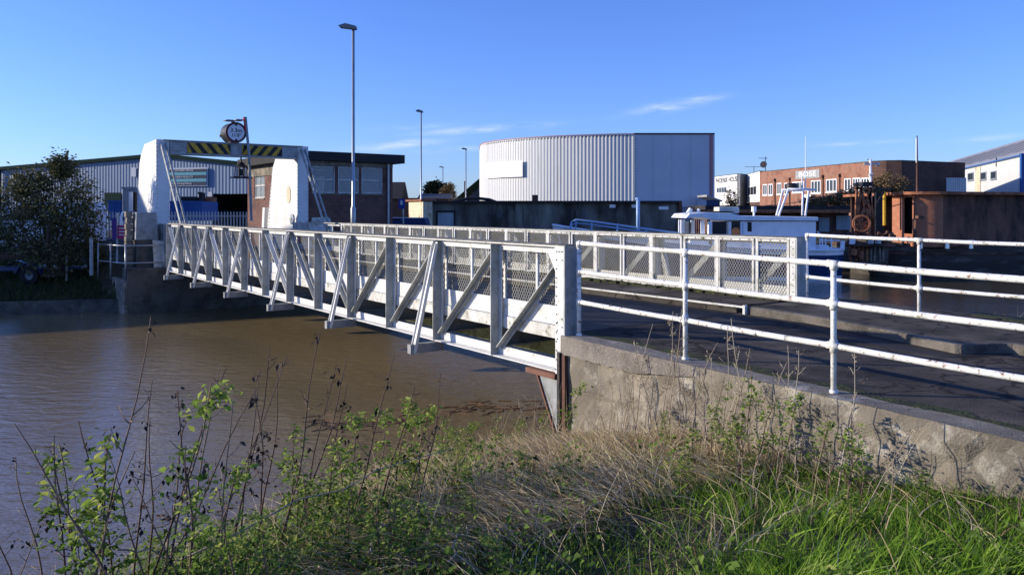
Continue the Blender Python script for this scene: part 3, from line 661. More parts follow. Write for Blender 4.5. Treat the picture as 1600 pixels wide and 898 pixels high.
CC = thing('control_cabin', 'flat roofed brick bridge control cabin with metal framed windows behind the right tower', 'cabin', B(27, 8, -.35))
c_t0, c_t1, c_w0, c_w1 = 24.0, 31.0, 6.0, 10.1
def wallwin(m, axis_, fixed, thick, a0, a1, z0, z1, holes):
    """wall along t or w with rectangular holes (a,b,za,zb)"""
    def bx(p, q, za, zb):
        if q-p < 1e-3 or zb-za < 1e-3: return
        if axis_ == 'w': m.box(fixed, fixed+thick, p, q, za, zb)
        else: m.box(p, q, fixed, fixed+thick, za, zb)
    cur = a0
    for (a, b, za, zb) in sorted(holes):
        bx(cur, a, z0, z1); bx(a, b, z0, za); bx(a, b, zb, z1); cur = b
    bx(cur, a1, z0, z1); return m
fw = [(6.42, 7.42, 2.2, 3.32), (7.55, 8.5, 2.2, 3.32), (8.62, 9.62, 2.2, 3.32)]
sw = [(25.6, 27.1, 2.05, 3.0), (28.6, 30.0, 2.05, 3.2)]
part('front_wall', wallwin(MB(TB), 'w', c_t0, .22, c_w0, c_w1, -.4, 3.5, fw), brickc, CC)
part('side_wall', wallwin(MB(TB), 't', c_w0, .22, c_t0+.221, c_t1, -.4, 3.5, sw), brickc, CC)
m = MB(TB); m.box(c_t0+.221, c_t1, c_w1-.22, c_w1, -.4, 3.5); m.box(c_t1-.22, c_t1, c_w0+.221, c_w1-.221, -.4, 3.5); part('back_wall', m, brickc, CC)
m = MB(TB); m.box(c_t0-.35, c_t1+.3, c_w0-.4, c_w1+.42, 3.53, 3.9); rf = part('roof', m, roofd, CC, bevel=.01)
m = MB(TB); m.box(c_t0-.006, c_t0+.2, c_w0-.006, c_w1+.006, 3.34, 3.528); m.box(c_t0, c_t1, c_w0-.03, c_w0-.002, 3.05, 3.528); part('lintel_band', m, concrete, CC)
m = MB(TB); m.box(c_t0+.25, c_t1-.25, c_w0+.25, c_w1-.25, -.3, .6); m.box(c_t0+1.6, c_t0+2.0, c_w0+2, c_w0+2.4, .6, 2.7); part('interior', m, render_g, CC)
m = MB(TB); m.tube([(c_t0+1.8, c_w0+1.5, 2.3), (c_t0+1.9, c_w0+1.6, 2.95)], .18, 8); part('white_notice', m, panelw, CC)
def win(holes, side):
    for (a, b, za, zb) in holes:
        def bx(m, p, q, s0, s1, z0, z1):
            if side == 'w': m.box(c_t0+s0, c_t0+s1, p, q, z0, z1)
            else: m.box(p, q, c_w0+s0, c_w0+s1, z0, z1)
        m = MB(TB); f = .05
        bx(m, a, b, .03, .1, za, za+f); bx(m, a, b, .03, .1, zb-f, zb); bx(m, a, a+f, .03, .1, za+f, zb-f); bx(m, b-f, b, .03, .1, za+f, zb-f)
        zm = (za+zb)/2; bx(m, a+f, b-f, .035, .09, zm-.02, zm+.03)
        if side != 'w': bx(m, (a+b)/2-.02, (a+b)/2+.02, .035, .09, za+f, zb-f)
        w_ = part('window_frame', m, whited, CC)
        g = MB(TB); bx(g, a+f, b-f, .06, .066, za+f, zm-.02); part('pane', g, cglass, CC, sub=w_)
        g = MB(TB); bx(g, a+f, b-f, .06, .066, zm+.03, zb-f); part('pane', g, cglass, CC, sub=w_)
        g = MB(TB); bx(g, a-.05, b+.05, -.04, .03, za-.06, za-.003); part('sill', g, concrete, CC)
win(fw, 'w'); win(sw, 't')
m = MB(TB); m.tube([(c_t0-.07, 9.85, -.3), (c_t0-.07, 9.85, 3.5)], .05, 8); part('downpipe', m, galv, CC)
m = MB(TB); m.tube([(c_t0+3, 6.8, 3.9), (c_t0+3, 6.8, 4.2)], .05, 8); part('vent', m, roofd, CC)
# leaning board next to stay
solo('leaning_board', MB(TB).prism([(6.0, .3), (7.0, .3), (6.85, 1.2), (6.1, 1.2)], 'x', 23.2, 23.26), whited, 'pale sheet board leaning against the dark brick cabin front', 'board')
solo('hand_wheel', MB().ring(B(22.1, 4.85, 1.15), .05, .2, (-DY, DX, 0), .06, 20), galv, 'small grey hand wheel at the foot of the right tower', 'wheel')

# ------------------------------------------------------------------ transformer box group on the left bank
m = MB(TB); m.prism([(20.12, -1.35), (22.2, -1.35), (22.2, .0), (20.12, .0)], 'z', -2.6, -.74); solo('mooring_platform', m, concrete, 'concrete platform with mossy top beside the left end of the bridge', 'platform', base=B(21, -.7, -2), bevel=.02)
r_ = thing('switch_cabinet', 'grey metal switch cabinet standing on a dark plinth left of the tower', 'cabinet', B(21.2, -1, -.74))
m = MB(TB); m.box(20.75, 21.5, -.84, -.3, -.74, .52); part('plinth', m, concd, r_)
m = MB(TB); m.prism([(-.9, .52), (-.2, .52), (-.27, 1.42), (-.88, 1.42)], 'x', 20.7, 21.55); part('box_lid', m, greym, r_, bevel=.02)
r_ = thing('stone_pillar', 'crumbling grey stone gate pillar left of the metal cabinet', 'pillar', B(21.1, -1.0, -.74))
for k in range(11):
    m = MB(TB); j = random.uniform(-.03, .03); m.box(21.0+j, 21.3+j, -1.12+j*.7, -.92+j*.7, -.74+k*.2, -.745+k*.2+.19); part('stone', m, concrete, r_, bevel=.02)
r_ = thing('timber_screen', 'weathered white timber panel leaning beside the bridge end', 'panel', B(20.5, -.3, -.74))
for k in range(5):
    m = MB(TB); a = -.4+k*.115; m.add([(20.32, a, -.74), (20.32, a+.108, -.74), (20.5, a+.08, .52-.02*k), (20.5, a-.03, .52-.02*k), (20.36, a, -.74), (20.36, a+.122, -.74), (20.54, a+.08, .52-.02*k), (20.54, a-.03, .52-.02*k)],
        [(0, 1, 2, 3), (7, 6, 5, 4), (0, 4, 5, 1), (1, 5, 6, 2), (2, 6, 7, 3), (3, 7, 4, 0)]); part('board', m, whited, r_)
pr = thing('quay_railing', 'grey two rail tube railing around the small concrete platform on the left', 'railing', B(20.3, -1.2, -.74))
pts = [B(22.3, -1.75, -.74), B(20.25, -1.28, -.74), B(20.22, -.16, -.74)]
for p in pts+[B(21.2, -1.55, -.74)]:
    m = MB(); m.tube([p, (p[0], p[1], p[2]+1.15)], .025, 8); part('post', m, galv, pr, smooth=True)
for h in (1.1, .55):
    m = MB(); m.tube([(p[0], p[1], p[2]+h) for p in pts], .022, 8); part('rail', m, galv, pr, smooth=True)
r_ = thing('notice_board', 'violet and magenta notice boards on a post between the shrub and cabinet', 'sign', B(22.4, -2.1, -.9))
m = MB(); m.tube([px(183, 430, 28), px(183, 333, 28)], .035, 8); part('post', m, whited, r_)
a = px(184, 352, 27.9); b = px(200, 373, 27.9); m = MB(); m.box(a[0], b[0], 27.86, 27.9, b[2], a[2]); nb = part('magenta_board', m, magenta, r_)
m = MB()
for y in (356, 361, 366): p = px(186, y, 27.85); q = px(198, y+1.6, 27.85); m.box(p[0], q[0], 27.84, 27.855, q[2], p[2])
part('white_line', m, skin_w, r_, sub=nb)
a = px(176, 341, 28); b = px(183, 374, 28); m = MB(); m.box(a[0], b[0], 27.96, 28, b[2], a[2]); part('violet_board', m, violet, r_)
r_ = thing('life_ring_holder', 'small white curved holder fixed beside the stone pillar top', 'holder', px(192, 345, 27))
m = MB(); m.tube([px(190, 352, 27), px(189, 340, 27), px(191, 333, 27), px(194, 331, 27)], .04, 8); part('tube', m, panelw, r_)
r_ = solo('fence_post', MB().tube([px(143, 430, 26.5), px(142.5, 372, 26.5)], [.06, .055], 8), fin, 'lone grey timber post in the grass right of the trailer', 'post')
# timber edging of the far bank
m = MB(); pr_ = [(x, y) for x, y in FARB]
for (ax_, ay), (bx_, by) in zip(pr_[:-1], pr_[1:]):
    m.bar((ax_, ay+.05, -1.9), (bx_, by+.05, -1.9), .2, 1.0)
struct('bank_edging', m, concd)
# trailer
tr = thing('boat_trailer', 'dark galvanised boat trailer parked on the grass under the shrub', 'trailer', px(40, 440, 27.3))
gz = 1.5-(445-328)*27.3/F
def tp(x, dy, dz): return ((x-800)/F*(27.3+dy), 27.3+dy, gz+dz)
for x, dy, k in ((50, 0, 1), (30, 1.3, 1)):
    c = Vector(tp(x-3, dy, .33)); m = MB(); m.ring(c, .16, .32, (0, 1, 0), .2, 20); wh = part('wheel', m, tyre, tr); m = MB(); m.ring(c, .03, .17, (0, 1, 0), .1, 14); part('rim', m, lampm, tr, sub=wh)
    m = MB(); P = [c+Vector((.42*math.cos(a), 0, .42*math.sin(a))) for a in np.linspace(.15, 3.0, 9)]
    for a, b in zip(P[:-1], P[1:]): m.bar(a, b, .26, .015, up=(b-a).cross(Vector((0, 1, 0))))
    part('mudguard', m, navy, tr)
m = MB(); m.bar(tp(-30, .1, .5), tp(85, .1, .55), .07, .08); m.bar(tp(-30, 1.2, .5), tp(85, 1.2, .55), .07, .08); m.bar(tp(85, .1, .55), tp(128, .65, .55), .07, .08); m.bar(tp(85, 1.2, .55), tp(128, .65, .55), .07, .08)
m.bar(tp(42, .0, .4), tp(38, 1.3, .4), .07, .07); part('frame', m, navy, tr)
m = MB(); m.tube([tp(104, .3, .1), tp(104, .3, 1.0)], .035, 8); m.tube([tp(128, .65, .55), tp(135, .65, .6)], .05, 8); part('jockey_stand', m, galv, tr)
m = MB()
for x in (63, 70, 86): m.tube([tp(x, .05, .62), tp(x+4, .05, .64)], .09, 10)
part('roller', m, galv, tr)

# ------------------------------------------------------------------ buildings in the distance
def at(root, m, name, mt, **k): return part(name, m, mt, root, **k)
def corrugated(A, Bp, zb, zt0, zt1, pitch, depth, shape='trap'):
    """vertical profiled sheet from A to B (xy), top z varies linearly, outward is the right hand of A->B"""
    A = Vector((A[0], A[1], 0)); Bv = Vector((Bp[0], Bp[1], 0)); L = (Bv-A).length; d = (Bv-A)/L; n = Vector((d.y, -d.x, 0)); m = MB(); cnt = int(L/pitch); vs = []; fs = []
    prof = [(0, 0), (.3, 0), (.42, 1), (.72, 1), (.84, 0)]
    pts = [(i+u, h) for i in range(cnt) for u, h in prof]+[(cnt, 0)]
    for u, h in pts:
        s = min(u*L/cnt, L); p = A+d*s+n*depth*h; z = zt0+(zt1-zt0)*s/L
        vs += [(p.x, p.y, zb), (p.x, p.y, z)]
    for i in range(len(pts)-1): fs.append((2*i, 2*i+2, 2*i+3, 2*i+1))
    return m.add(vs, fs)
# big curved white building
CB = thing('curved_warehouse', 'tall white corrugated warehouse with rounded corner and flat blue shaded end', 'warehouse', (8, 92, 0))
def curve_pts():
    key = [(749.5, 112), (749.8, 108), (750, 104), (750.5, 101), (752.5, 98.2), (760, 95.6), (780, 92.7), (810, 90.2), (850, 88), (900, 86.3), (950, 85.2), (990, 84.6)]
    kp = [((x-800)/F*y, y) for x, y in key]; P = []
    for i in range(len(kp)-1):
        p0, p1, p2, p3 = kp[max(0, i-1)], kp[i], kp[i+1], kp[min(len(kp)-1, i+2)]
        for k in range(6):
            t = k/6; P.append(tuple(.5*((2*p1[j])+(-p0[j]+p2[j])*t+(2*p0[j]-5*p1[j]+4*p2[j]-p3[j])*t*t+(-p0[j]+3*p1[j]-3*p2[j]+p3[j])*t**3) for j in (0, 1)))
    P.append((13.0, 84.55)); return P
def curved_sheet(P, zb, zt, pitch, depth):
    # resample by arc length
    P = np.array(P); sgm = np.hypot(*np.diff(P, axis=0).T); S = np.concatenate([[0], np.cumsum(sgm)]); L = S[-1]; cnt = int(L/pitch); m = MB(); vs = []; fs = []
    prof = [(0, 0), (.34, 0), (.46, 1), (.74, 1), (.86, 0)]
    pts = [(i+u, h) for i in range(cnt) for u, h in prof]+[(cnt, 0)]
    for u, h in pts:
        s = u*L/cnt; x = np.interp(s, S, P[:, 0]); y = np.interp(s, S, P[:, 1]); e = .05
        tx = np.interp(min(L, s+e), S, P[:, 0])-np.interp(max(0, s-e), S, P[:, 0]); ty = np.interp(min(L, s+e), S, P[:, 1])-np.interp(max(0, s-e), S, P[:, 1]); q = math.hypot(tx, ty)
        nx, ny = ty/q, -tx/q; nx, ny = -abs(nx) if nx < 0 else nx, ny
        vs += [(x+nx*depth*h, y+ny*depth*h, zb), (x+nx*depth*h, y+ny*depth*h, zt)]
    for i in range(len(pts)-1): fs.append((2*i, 2*i+2, 2*i+3, 2*i+1))
    return m.add(vs, fs)
cp = curve_pts()
at(CB, curved_sheet(cp, -.3, 9.55, .4, .032), 'curved_cladding', clad_w)
m = MB(); m.box(13.02, 21.3, 84.5, 84.9, -.3, 9.5); at(CB, m, 'flat_end_wall', clad_flat)
m = MB()
for x in (14.9, 16.9, 18.9): m.box(x, x+.04, 84.46, 84.497, -.3, 9.5)
at(CB, m, 'sheet_joint', clad_flat, kind='stuff')
m = MB()
for z in np.arange(-.2, 9.4, .3): m.box(13.0, 13.12, 84.35, 84.44, z, z+.14)
at(CB, m, 'edge_fixings', clad_g, kind='stuff')
m = MB(); m.box(21.31, 21.5, 84.45, 96, -.3, 9.5); at(CB, m, 'side_wall', clad_flat)
m = MB(); m.box(20.95, 21.3, 84.44, 84.48, -.3, 9.5); at(CB, m, 'corner_trim', pink)
m = MB()
for a, b in zip(cp[7:-1], cp[8:]):
    m.bar((a[0]-.02, a[1]-.08, 9.6), (b[0]-.02, b[1]-.08, 9.6), .12, .07)
at(CB, m, 'eaves_trim', pink)
m = MB(); m.box(13, 21.5, 84.4, 84.95, 9.51, 9.65); at(CB, m, 'parapet', roofd)
m = MB(); m.prism(cp+[(21.3, 84.9), (21.3, 112)], 'z', 9.3, 9.45); at(CB, m, 'roof', roofd)
# blank white sign panel that follows the curve
def panel_on_curve(px0, px1, y0, y1):
    m = MB(); vs = []; fs = []; Ps = np.array(cp); sel = []
    r = Ps[:, 0]/Ps[:, 1]*F+800
    for k in range(13):
        x = px0+(px1-px0)*k/12; idx = np.argmin(abs(r[8:]-x))+8; sel.append(Ps[idx])
    xs_ = []
    for k in range(13):
        x = px0+(px1-px0)*k/12
        X = np.interp(x, r[8:], Ps[8:, 0]); Yy = np.interp(x, r[8:], Ps[8:, 1]); xs_.append((X-.12, Yy-.32, x))
    ym = xs_[-1][1]; z1 = 1.5+(328-y0)*ym/F; z0 = 1.5+(328-y1)*ym/F
    for X, Yy, x in xs_: vs += [(X, Yy, z0), (X, Yy, z1)]
    for k in range(12): fs.append((2*k, 2*k+2, 2*k+3, 2*k+1))
    return m.add(vs, fs)
at(CB, panel_on_curve(761, 818, 251, 276), 'blank_sign_panel', panelw)
m = MB(); q = px(836, 312, 84.9); m.box(q[0]-.3, q[0]+.3, q[1]-.5, q[1]+.2, q[2]-1.2, q[2]+.5); at(CB, m, 'wall_vent', rustd)

# long dark stained shed in front of it
LS = thing('long_shed', 'long low stained grey flat roofed shed on the quay below the curved warehouse', 'shed', (2.6, 50, 0))
m = MB(); zt = 2.02; m.box(-5.1, 10.45, 50, 54, -.4, zt-.1); at(LS, m, 'wall', shedc)
m = MB(); m.box(-5.35, 10.6, 49.75, 54.2, zt-.09, zt+.05); at(LS, m, 'roof', roofd)
m = MB()
for x in np.arange(-4.2, 10.4, 1.22): m.box(x, x+.04, 49.97, 49.997, -.4, zt-.1)
at(LS, m, 'panel_joint', shedc, kind='stuff')
a = px(684, 329, 49.95); b = px(709, 353, 49.95)
m = MB(); m.box(a[0], b[0], 49.93, 49.99, -.35, a[2]-.12); d_ = at(LS, m, 'door', doorw)
m = MB(); m.box(a[0]-.1, a[0], 49.9, 49.995, -.35, a[2]); m.box(b[0], b[0]+.1, 49.9, 49.995, -.35, a[2]); m.box(a[0]-.1, b[0]+.1, 49.89, 49.992, a[2]-.12, a[2]); part('door_frame', m, blk, LS, sub=d_)
m = MB(); m.box(10.46, 10.62, 49.7, 50.2, -.4, zt+.0); at(LS, m, 'corner_post', rustd)
for x, y, s in ((957, 322, .18), (992, 322, .2), (1037, 325, .3)):
    q = px(x, y, 49.95); m = MB(); m.box(q[0]-s, q[0]+s, 49.94, 49.99, q[2]-.1, q[2]+.1); at(LS, m, 'small_notice', panelw)
CN = thing('cream_hut', 'rust stained cream steel hut at the left end of the long shed', 'hut', (-5.9, 49, 0))
m = MB(); a = px(637, 313, 52); b = px(661, 316, 49.6); c = px(675, 317, 49.5)
m.prism([(a[0], 52.5), (b[0], 49.6), (b[0]+.1, 52.5)], 'z', -.4, 2.05); at(CN, m, 'side_wall', cream)
m = MB(); m.box(b[0]+.02, c[0], 49.45, 50, -.4, 2.0); at(CN, m, 'front_column', cream)
m = MB(); m.prism([(a[0]-.25, 52.6), (b[0]-.1, 49.4), (c[0], 49.4), (c[0], 52.6)], 'z', 2.055, 2.16); at(CN, m, 'roof', rust)
# round roof hump and gabled roof behind
m = MB(); P = [px(x, y, 62) for x, y in ((700, 318), (712, 314), (730, 310.5), (748, 310), (765, 312), (778, 317))]
m.tube(P, .12, 8); solo('arched_roof_truss', m, blk, 'thin black arched roof edge rising above the long shed', 'roof')
GR = thing('gable_house', 'dark gabled building with mossy sloping roof beside the curved warehouse', 'house', (-8, 120, 0))
a = px(700, 320, 118); b = px(753, 275, 118)
m = MB(); m.add([(a[0], 118, a[2]), (b[0]+1, 118, b[2]+.8), (b[0]+1, 126, b[2]+.8), (a[0], 126, a[2]), (a[0]+.5, 118, a[2]-.9), (b[0]+1, 118, b[2]-.3), (b[0]+1, 126, b[2]-.3), (a[0]+.5, 126, a[2]-.9)], [(0, 1, 2, 3), (7, 6, 5, 4), (0, 4, 5, 1), (1, 5, 6, 2), (2, 6, 7, 3), (3, 7, 4, 0)]); at(GR, m, 'roof', moss)
m = MB(); m.prism([(a[0]+.6, -.3), (b[0]+1, -.3), (b[0]+1, b[2]-.3), (a[0]+.6, a[2]-.9)], 'y', 118.4, 125.5); at(GR, m, 'gable_wall', bluep if False else render_g)
m = MB(); q = px(727, 283, 117); m.box(q[0]-.16, q[0]+.16, 116.9, 117.3, 2.5, q[2]); at(GR, m, 'chimney', brickd)
HO = thing('far_house', 'low dark house with tiled roof far away behind the road', 'house', (-12, 105, 0))
a = px(622, 300, 100); b = px(700, 305, 100)
m = MB(); m.box(a[0]-1, b[0], 100, 106, -.3, 3.0); at(HO, m, 'wall', brickd)
m = MB(); m.prism([(99.5, 2.9), (106.5, 2.9), (103, 3.6)], 'x', px(652, 0, 100)[0], b[0]+.3); at(HO, m, 'tiled_roof', rooflight)
m = MB(); m.prism([(99.5, 2.9), (106.5, 2.9), (103, 5.1)], 'x', a[0]-4, a[0]+.5); at(HO, m, 'side_roof', roofd)
m = MB(); m.prism([(-2200, -5), (-900, -5), (-700, 8), (-480, 14), (-300, 17), (-150, 8), (0, 10), (300, 6), (1500, -5)], 'y', 2500, 2600)
struct('hills', m, mat('far_hill', (.05, .08, .1), 1))
# left big shed
SH = thing('industrial_shed', 'large pale blue grey corrugated gable shed with dark green verge and striped sign', 'shed', (-32, 66, -.35))
SA, SBp = (-45.0, 70.0), (-17.4, 61.5); sd_ = Vector((SBp[0]-SA[0], SBp[1]-SA[1], 0)); SL = sd_.length; sdn = sd_/SL; snn = Vector((sdn.y, -sdn.x, 0))
def shp(px_, y=None, off=0):
    r = (px_-800)/F; t = (r*SA[1]-SA[0])/(sdn.x-r*sdn.y); p = Vector((SA[0], SA[1], 0))+sdn*t+snn*off
    return (p.x, p.y, 1.5+(328-y)*p.y/F) if y is not None else t
t_ap = shp(250); za = shp(250, 243.5)[2]; zl_ = shp(0, 265)[2]; zr_ = zl_-.35
apx = Vector((SA[0], SA[1], 0))+sdn*t_ap; lft = Vector(shp(-6, 300))
m = corrugated((shp(-6, 300)[0], shp(-6, 300)[1]), (apx.x, apx.y), -.4, zl_, za, .3, .018); at(SH, m, 'left_cladding', clad_g)
# right half with door opening px 333-390, y 303-328
t1 = shp(333); t2 = shp(392); zd1 = shp(360, 303)[2]; zd0 = shp(360, 327)[2]
def zt_at(t): return za+(zr_-za)*(t-t_ap)/(SL-t_ap)
def pt(t): p = Vector((SA[0], SA[1], 0))+sdn*t; return (p.x, p.y)
at(SH, corrugated(pt(t_ap), pt(t1), -.4, za, zt_at(t1), .3, .018), 'right_cladding', clad_g)
at(SH, corrugated(pt(t1), pt(t2), zd1, zt_at(t1), zt_at(t2), .3, .018), 'over_door_cladding', clad_g)
at(SH, corrugated(pt(t2), pt(SL), -.4, zt_at(t2), zr_, .3, .018), 'end_cladding', clad_g)
m = MB(); q = [pt(t1), pt(t2)]; bk = [(p[0]-snn.x*4, p[1]-snn.y*4) for p in q]; m.prism([q[0], q[1], bk[1], bk[0]], 'z', -.38, -.3); m.add([(bk[0][0], bk[0][1], -.3), (bk[1][0], bk[1][1], -.3), (bk[1][0], bk[1][1], 4), (bk[0][0], bk[0][1], 4)], [(0, 1, 2, 3)]); m.add([(q[0][0], q[0][1], -.3), (bk[0][0], bk[0][1], -.3), (bk[0][0], bk[0][1], 4), (q[0][0], q[0][1], 4)], [(0, 1, 2, 3)]); at(SH, m, 'door_recess', inside)
for a, b, z0, z1 in ((Vector(shp(-8, 300)), apx, zl_, za), (apx, Vector((*pt(SL), 0)), za, zr_)):
    m = MB(); o = snn*.12; m.bar((a.x+o.x, a.y+o.y, z0+.05), (b.x+o.x, b.y+o.y, z1+.05), .3, .28); at(SH, m, 'verge_trim', dgreen)
m = MB(); bb = -snn*14
for a, b, z0, z1 in ((Vector(shp(-8, 300)), apx, zl_, za), (apx, Vector((*pt(SL), 0)), za, zr_)):
    m.add([(a.x, a.y, z0), (b.x, b.y, z1), (b.x+bb.x, b.y+bb.y, z1), (a.x+bb.x, a.y+bb.y, z0)], [(0, 1, 2, 3)])
at(SH, m, 'roof', roofg)
m = MB(); a = Vector((*pt(SL), 0)); m.add([(a.x, a.y, -.3), (a.x+bb.x, a.y+bb.y, -.3), (a.x+bb.x, a.y+bb.y, zr_), (a.x, a.y, zr_)], [(0, 1, 2, 3)]); at(SH, m, 'side_wall', clad_g); m = MB(); a = Vector(shp(-8, 300)); m.add([(a.x, a.y, -.3), (a.x+bb.x, a.y+bb.y, -.3), (a.x+bb.x, a.y+bb.y, zl_), (a.x, a.y, zl_)], [(0, 1, 2, 3)]); at(SH, m, 'side_wall', clad_g)
m = MB(); a = shp(1.5, 266, .1); m.box(a[0]-.1, a[0]+.1, a[1]-.12, a[1], -.3, a[2]); at(SH, m, 'corner_trim', dgreen)
def on_shed(x0, x1, y0, y1, off, thick=.04):
    m = MB(); A = shp(x0, y0, off); C_ = shp(x1, y1, off); e = snn*thick
    ymid = (A[1]+C_[1])/2; z1 = 1.5+(328-y0)*ymid/F; z0 = 1.5+(328-y1)*ymid/F
    m.prism([(A[0], A[1]), (C_[0], C_[1]), (C_[0]+e.x, C_[1]+e.y), (A[0]+e.x, A[1]+e.y)], 'z', z0, z1); return m, ((A[0]+C_[0])/2, ymid, (z0+z1)/2)
m, c = on_shed(248, 326, 262.5, 291, .09); sgn_ = at(SH, m, 'sign_board', clad_flat)
for y0, s, cx in ((264.5, 'BY MACHINERY SERVICE', 288), (274.6, 'ENERGY PRODUCTS', 290), (285, 'MOTORS & ELECTRICAL', 286)):
    m, c = on_shed(251, 324.5, y0, y0+4.2, .14); part('dark_strip', m, navs, SH, sub=sgn_)
    q = shp(cx, y0+2.1, .2); text('lettering', s, .2, skin_w, q, sdn, (0, 0, 1), SH, sub=sgn_, squash=.95)
for y0 in (269.5, 279.7):
    m, c = on_shed(251, 324.5, y0, y0+4.4, .14); part('teal_strip', m, teal, SH, sub=sgn_)
m, c = on_shed(207, 214, 262, 276, .09); at(SH, m, 'small_sign', clad_flat)
m, c = on_shed(165, 191, 301, 330, .1); at(SH, m, 'roller_door', dgreen)
m, c = on_shed(327, 333, 300, 328, .1); at(SH, m, 'door_jamb', clad_w)
# yard items
def simple_box(name, x0, x1, y0, y1, Y, depth, mt, label, cat, extra=None):
    a = px(x0, y0, Y); b = px(x1, y1, Y); r_ = thing(name, label, cat, ((a[0]+b[0])/2, Y+depth/2, b[2]))
    m = MB(); m.box(a[0], b[0], Y, Y+depth, b[2], a[2]); part('body', m, mt, r_, bevel=.03)
    m = MB()
    for k in range(1, int((b[0]-a[0])/.4)): x = a[0]+k*.4; m.box(x, x+.08, Y-.05, Y-.002, b[2], a[2])
    m.box(a[0]-.03, b[0]+.03, Y-.06, Y-.002, a[2]-.1, a[2]+.04) if extra is None else None
    part('ribs', m, mt, r_, kind='stuff'); return r_
r_ = simple_box('waste_skip', 265, 316, 315, 345, 56, 3, bluep, 'dark blue waste skip in the yard behind the portal opening', 'skip')
simple_box('scrap_heap_crate', 281, 308, 308, 316, 57, 2, blk, 'black crate sitting above the blue skip', 'crate')
simple_box('machine_column', 310, 316, 301, 345, 57, .6, blk, 'narrow black machine column right of the blue skip', 'machine')
simple_box('orange_crate', 323, 331, 308, 316, 58, 1, rust, 'small orange brown crate next to the shed door', 'crate')
simple_box('yard_container', 168, 206, 314, 345, 55, 3, bluep, 'dark blue container seen left of the left tower', 'container')
simple_box('grey_cabinet', 191, 212, 293, 330, 52, 1.5, greym, 'grey square steel housing left of the left tower', 'housing')
r_ = thing('white_post', 'short bright white post with dark side standing against the left tower', 'post', px(204, 330, 30))
m = MB(); m.tube([px(204.5, 330, 30), px(204.5, 300, 30)], .08, 8); part('post', m, panelw, r_); m = MB(); a = px(207, 300, 30.1); b = px(212, 330, 30.1); m.box(a[0], b[0], 30.05, 30.2, b[2], a[2]); part('dark_plate', m, blk, r_)
vn = thing('white_van', 'white van parked in the yard half hidden behind the dark shrub', 'van', (-22.5, 38, -.4))
def van(cx, cy, mt, root, L=4.8, wd=1.9, h=2.0, z0=-.35):
    prof = [(0, .35), (0, 1.0), (.35, 1.25), (1.1, 1.35), (1.7, h), (L-.1, h), (L, h-.3), (L, .35)]
    m = MB(); m.prism([(cx+p[0], z0+p[1]) for p in prof], 'y', cy, cy+wd); part('body', m, mt, root, bevel=.06)
    m = MB(); m.prism([(cx+1.05, z0+1.38), (cx+1.6, z0+h-.12), (cx+2.4, z0+h-.12), (cx+2.4, z0+1.38)], 'y', cy-.012, cy-.002); part('side_window', m, glass, root)
    for x in (.95, L-.95):
        m = MB(); m.ring((cx+x, cy+.08, z0+.33), .18, .33, (0, 1, 0), .22, 18); w_ = part('wheel', m, tyre, root); m = MB(); m.ring((cx+x, cy+.06, z0+.33), .02, .19, (0, 1, 0), .16, 14); part('rim', m, galv, root, sub=w_)
van(-24.6, 37, panelw, vn, h=2.2)
cr_ = thing('dark_car', 'dark blue car parked at the end of the brick cabin before the cream hut', 'car', (-6.6, 46, -.35))
van(-8.6, 44, navy, cr_, L=3.9, wd=1.7, h=1.42)
# palisade fence
PF = thing('palisade_fence', 'pale grey steel palisade fence across the yard in front of the big shed', 'fence', (-20, 41, -.4))
pal = MB(); pal.box(-.035, .035, -.01, .01, 0, 1.75); pal.add([(-.035, -.01, 1.75), (.035, -.01, 1.75), (0, 0, 1.85)], [(0, 1, 2)]); palme = newmesh('pale', pal, galv)
for i in range(128):
    link('pale', palme, PF, (-30+i*.16+20-.0, (i*.16)*.0, 0))
m = MB(); m.box(-30, -9.6, 41.02, 41.06, 0, .06); m.box(-30, -9.6, 41.02, 41.06, 1.15, 1.21); part('rail', m, galv, PF)
LW = solo('low_wall', MB().box(-34, -17.2, 31.6, 31.85, -.9, -.2), brickd, 'low dark brick wall on the left behind the trailer', 'wall')
# white building behind shrub (parked lorry seen as white gaps)
# unseen building out of frame, added and shaped to cast the left bank's shade
OW = thing('unseen_shade_building', 'unseen tall gabled building added beyond the left edge to shade the left bank', 'warehouse', (-52, 38, -.5))
m = MB(); m.prism([(22, -1), (44, -1), (44, 5.4), (32.5, 10.2), (22, 5.5)], 'x', -62, -42); part('body', m, brickd, OW)
m = MB(); m.bar((-52, 21.7, 5.45), (-52, 32.55, 10.33), 20.6, .12, up=(0, -.4, 1)); m.bar((-52, 44.3, 5.35), (-52, 32.45, 10.33), 20.6, .12, up=(0, .4, 1)); part('roof', m, roofg, OW)

# Phoenix House and brick works on the right
PHY = 110
PH = thing('phoenix_house', 'white rendered block with PHOENIX HOUSE lettering left of the brick works', 'building', (32, 108, 0))
a = px(1116, 275, 114); b = px(1154, 272, 104)
def wallq(m, p, q, z0, z1, th=.3):
    p = Vector((p[0], p[1], 0)); q = Vector((q[0], q[1], 0)); d = (q-p).normalized(); n = Vector((-d.y, d.x, 0))*th
    return m.prism([(p.x, p.y), (q.x, q.y), (q.x+n.x, q.y+n.y), (p.x+n.x, p.y+n.y)], 'z', z0, z1)
p0 = px(1116, 275, 170); p1 = px(1154, 272, 155.5); p2 = px(1167, 272, 159); p4 = px(1187, 270, 145)
zt = 8.5
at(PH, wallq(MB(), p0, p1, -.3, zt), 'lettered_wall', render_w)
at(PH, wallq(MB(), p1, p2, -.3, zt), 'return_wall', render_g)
at(PH, wallq(MB(), (p2[0]-.01, p2[1]), p4, 3.0, zt), 'window_wall', render_w)
at(PH, wallq(MB(), p2, p4, -.3, 2.95), 'lower_wall', brickd)
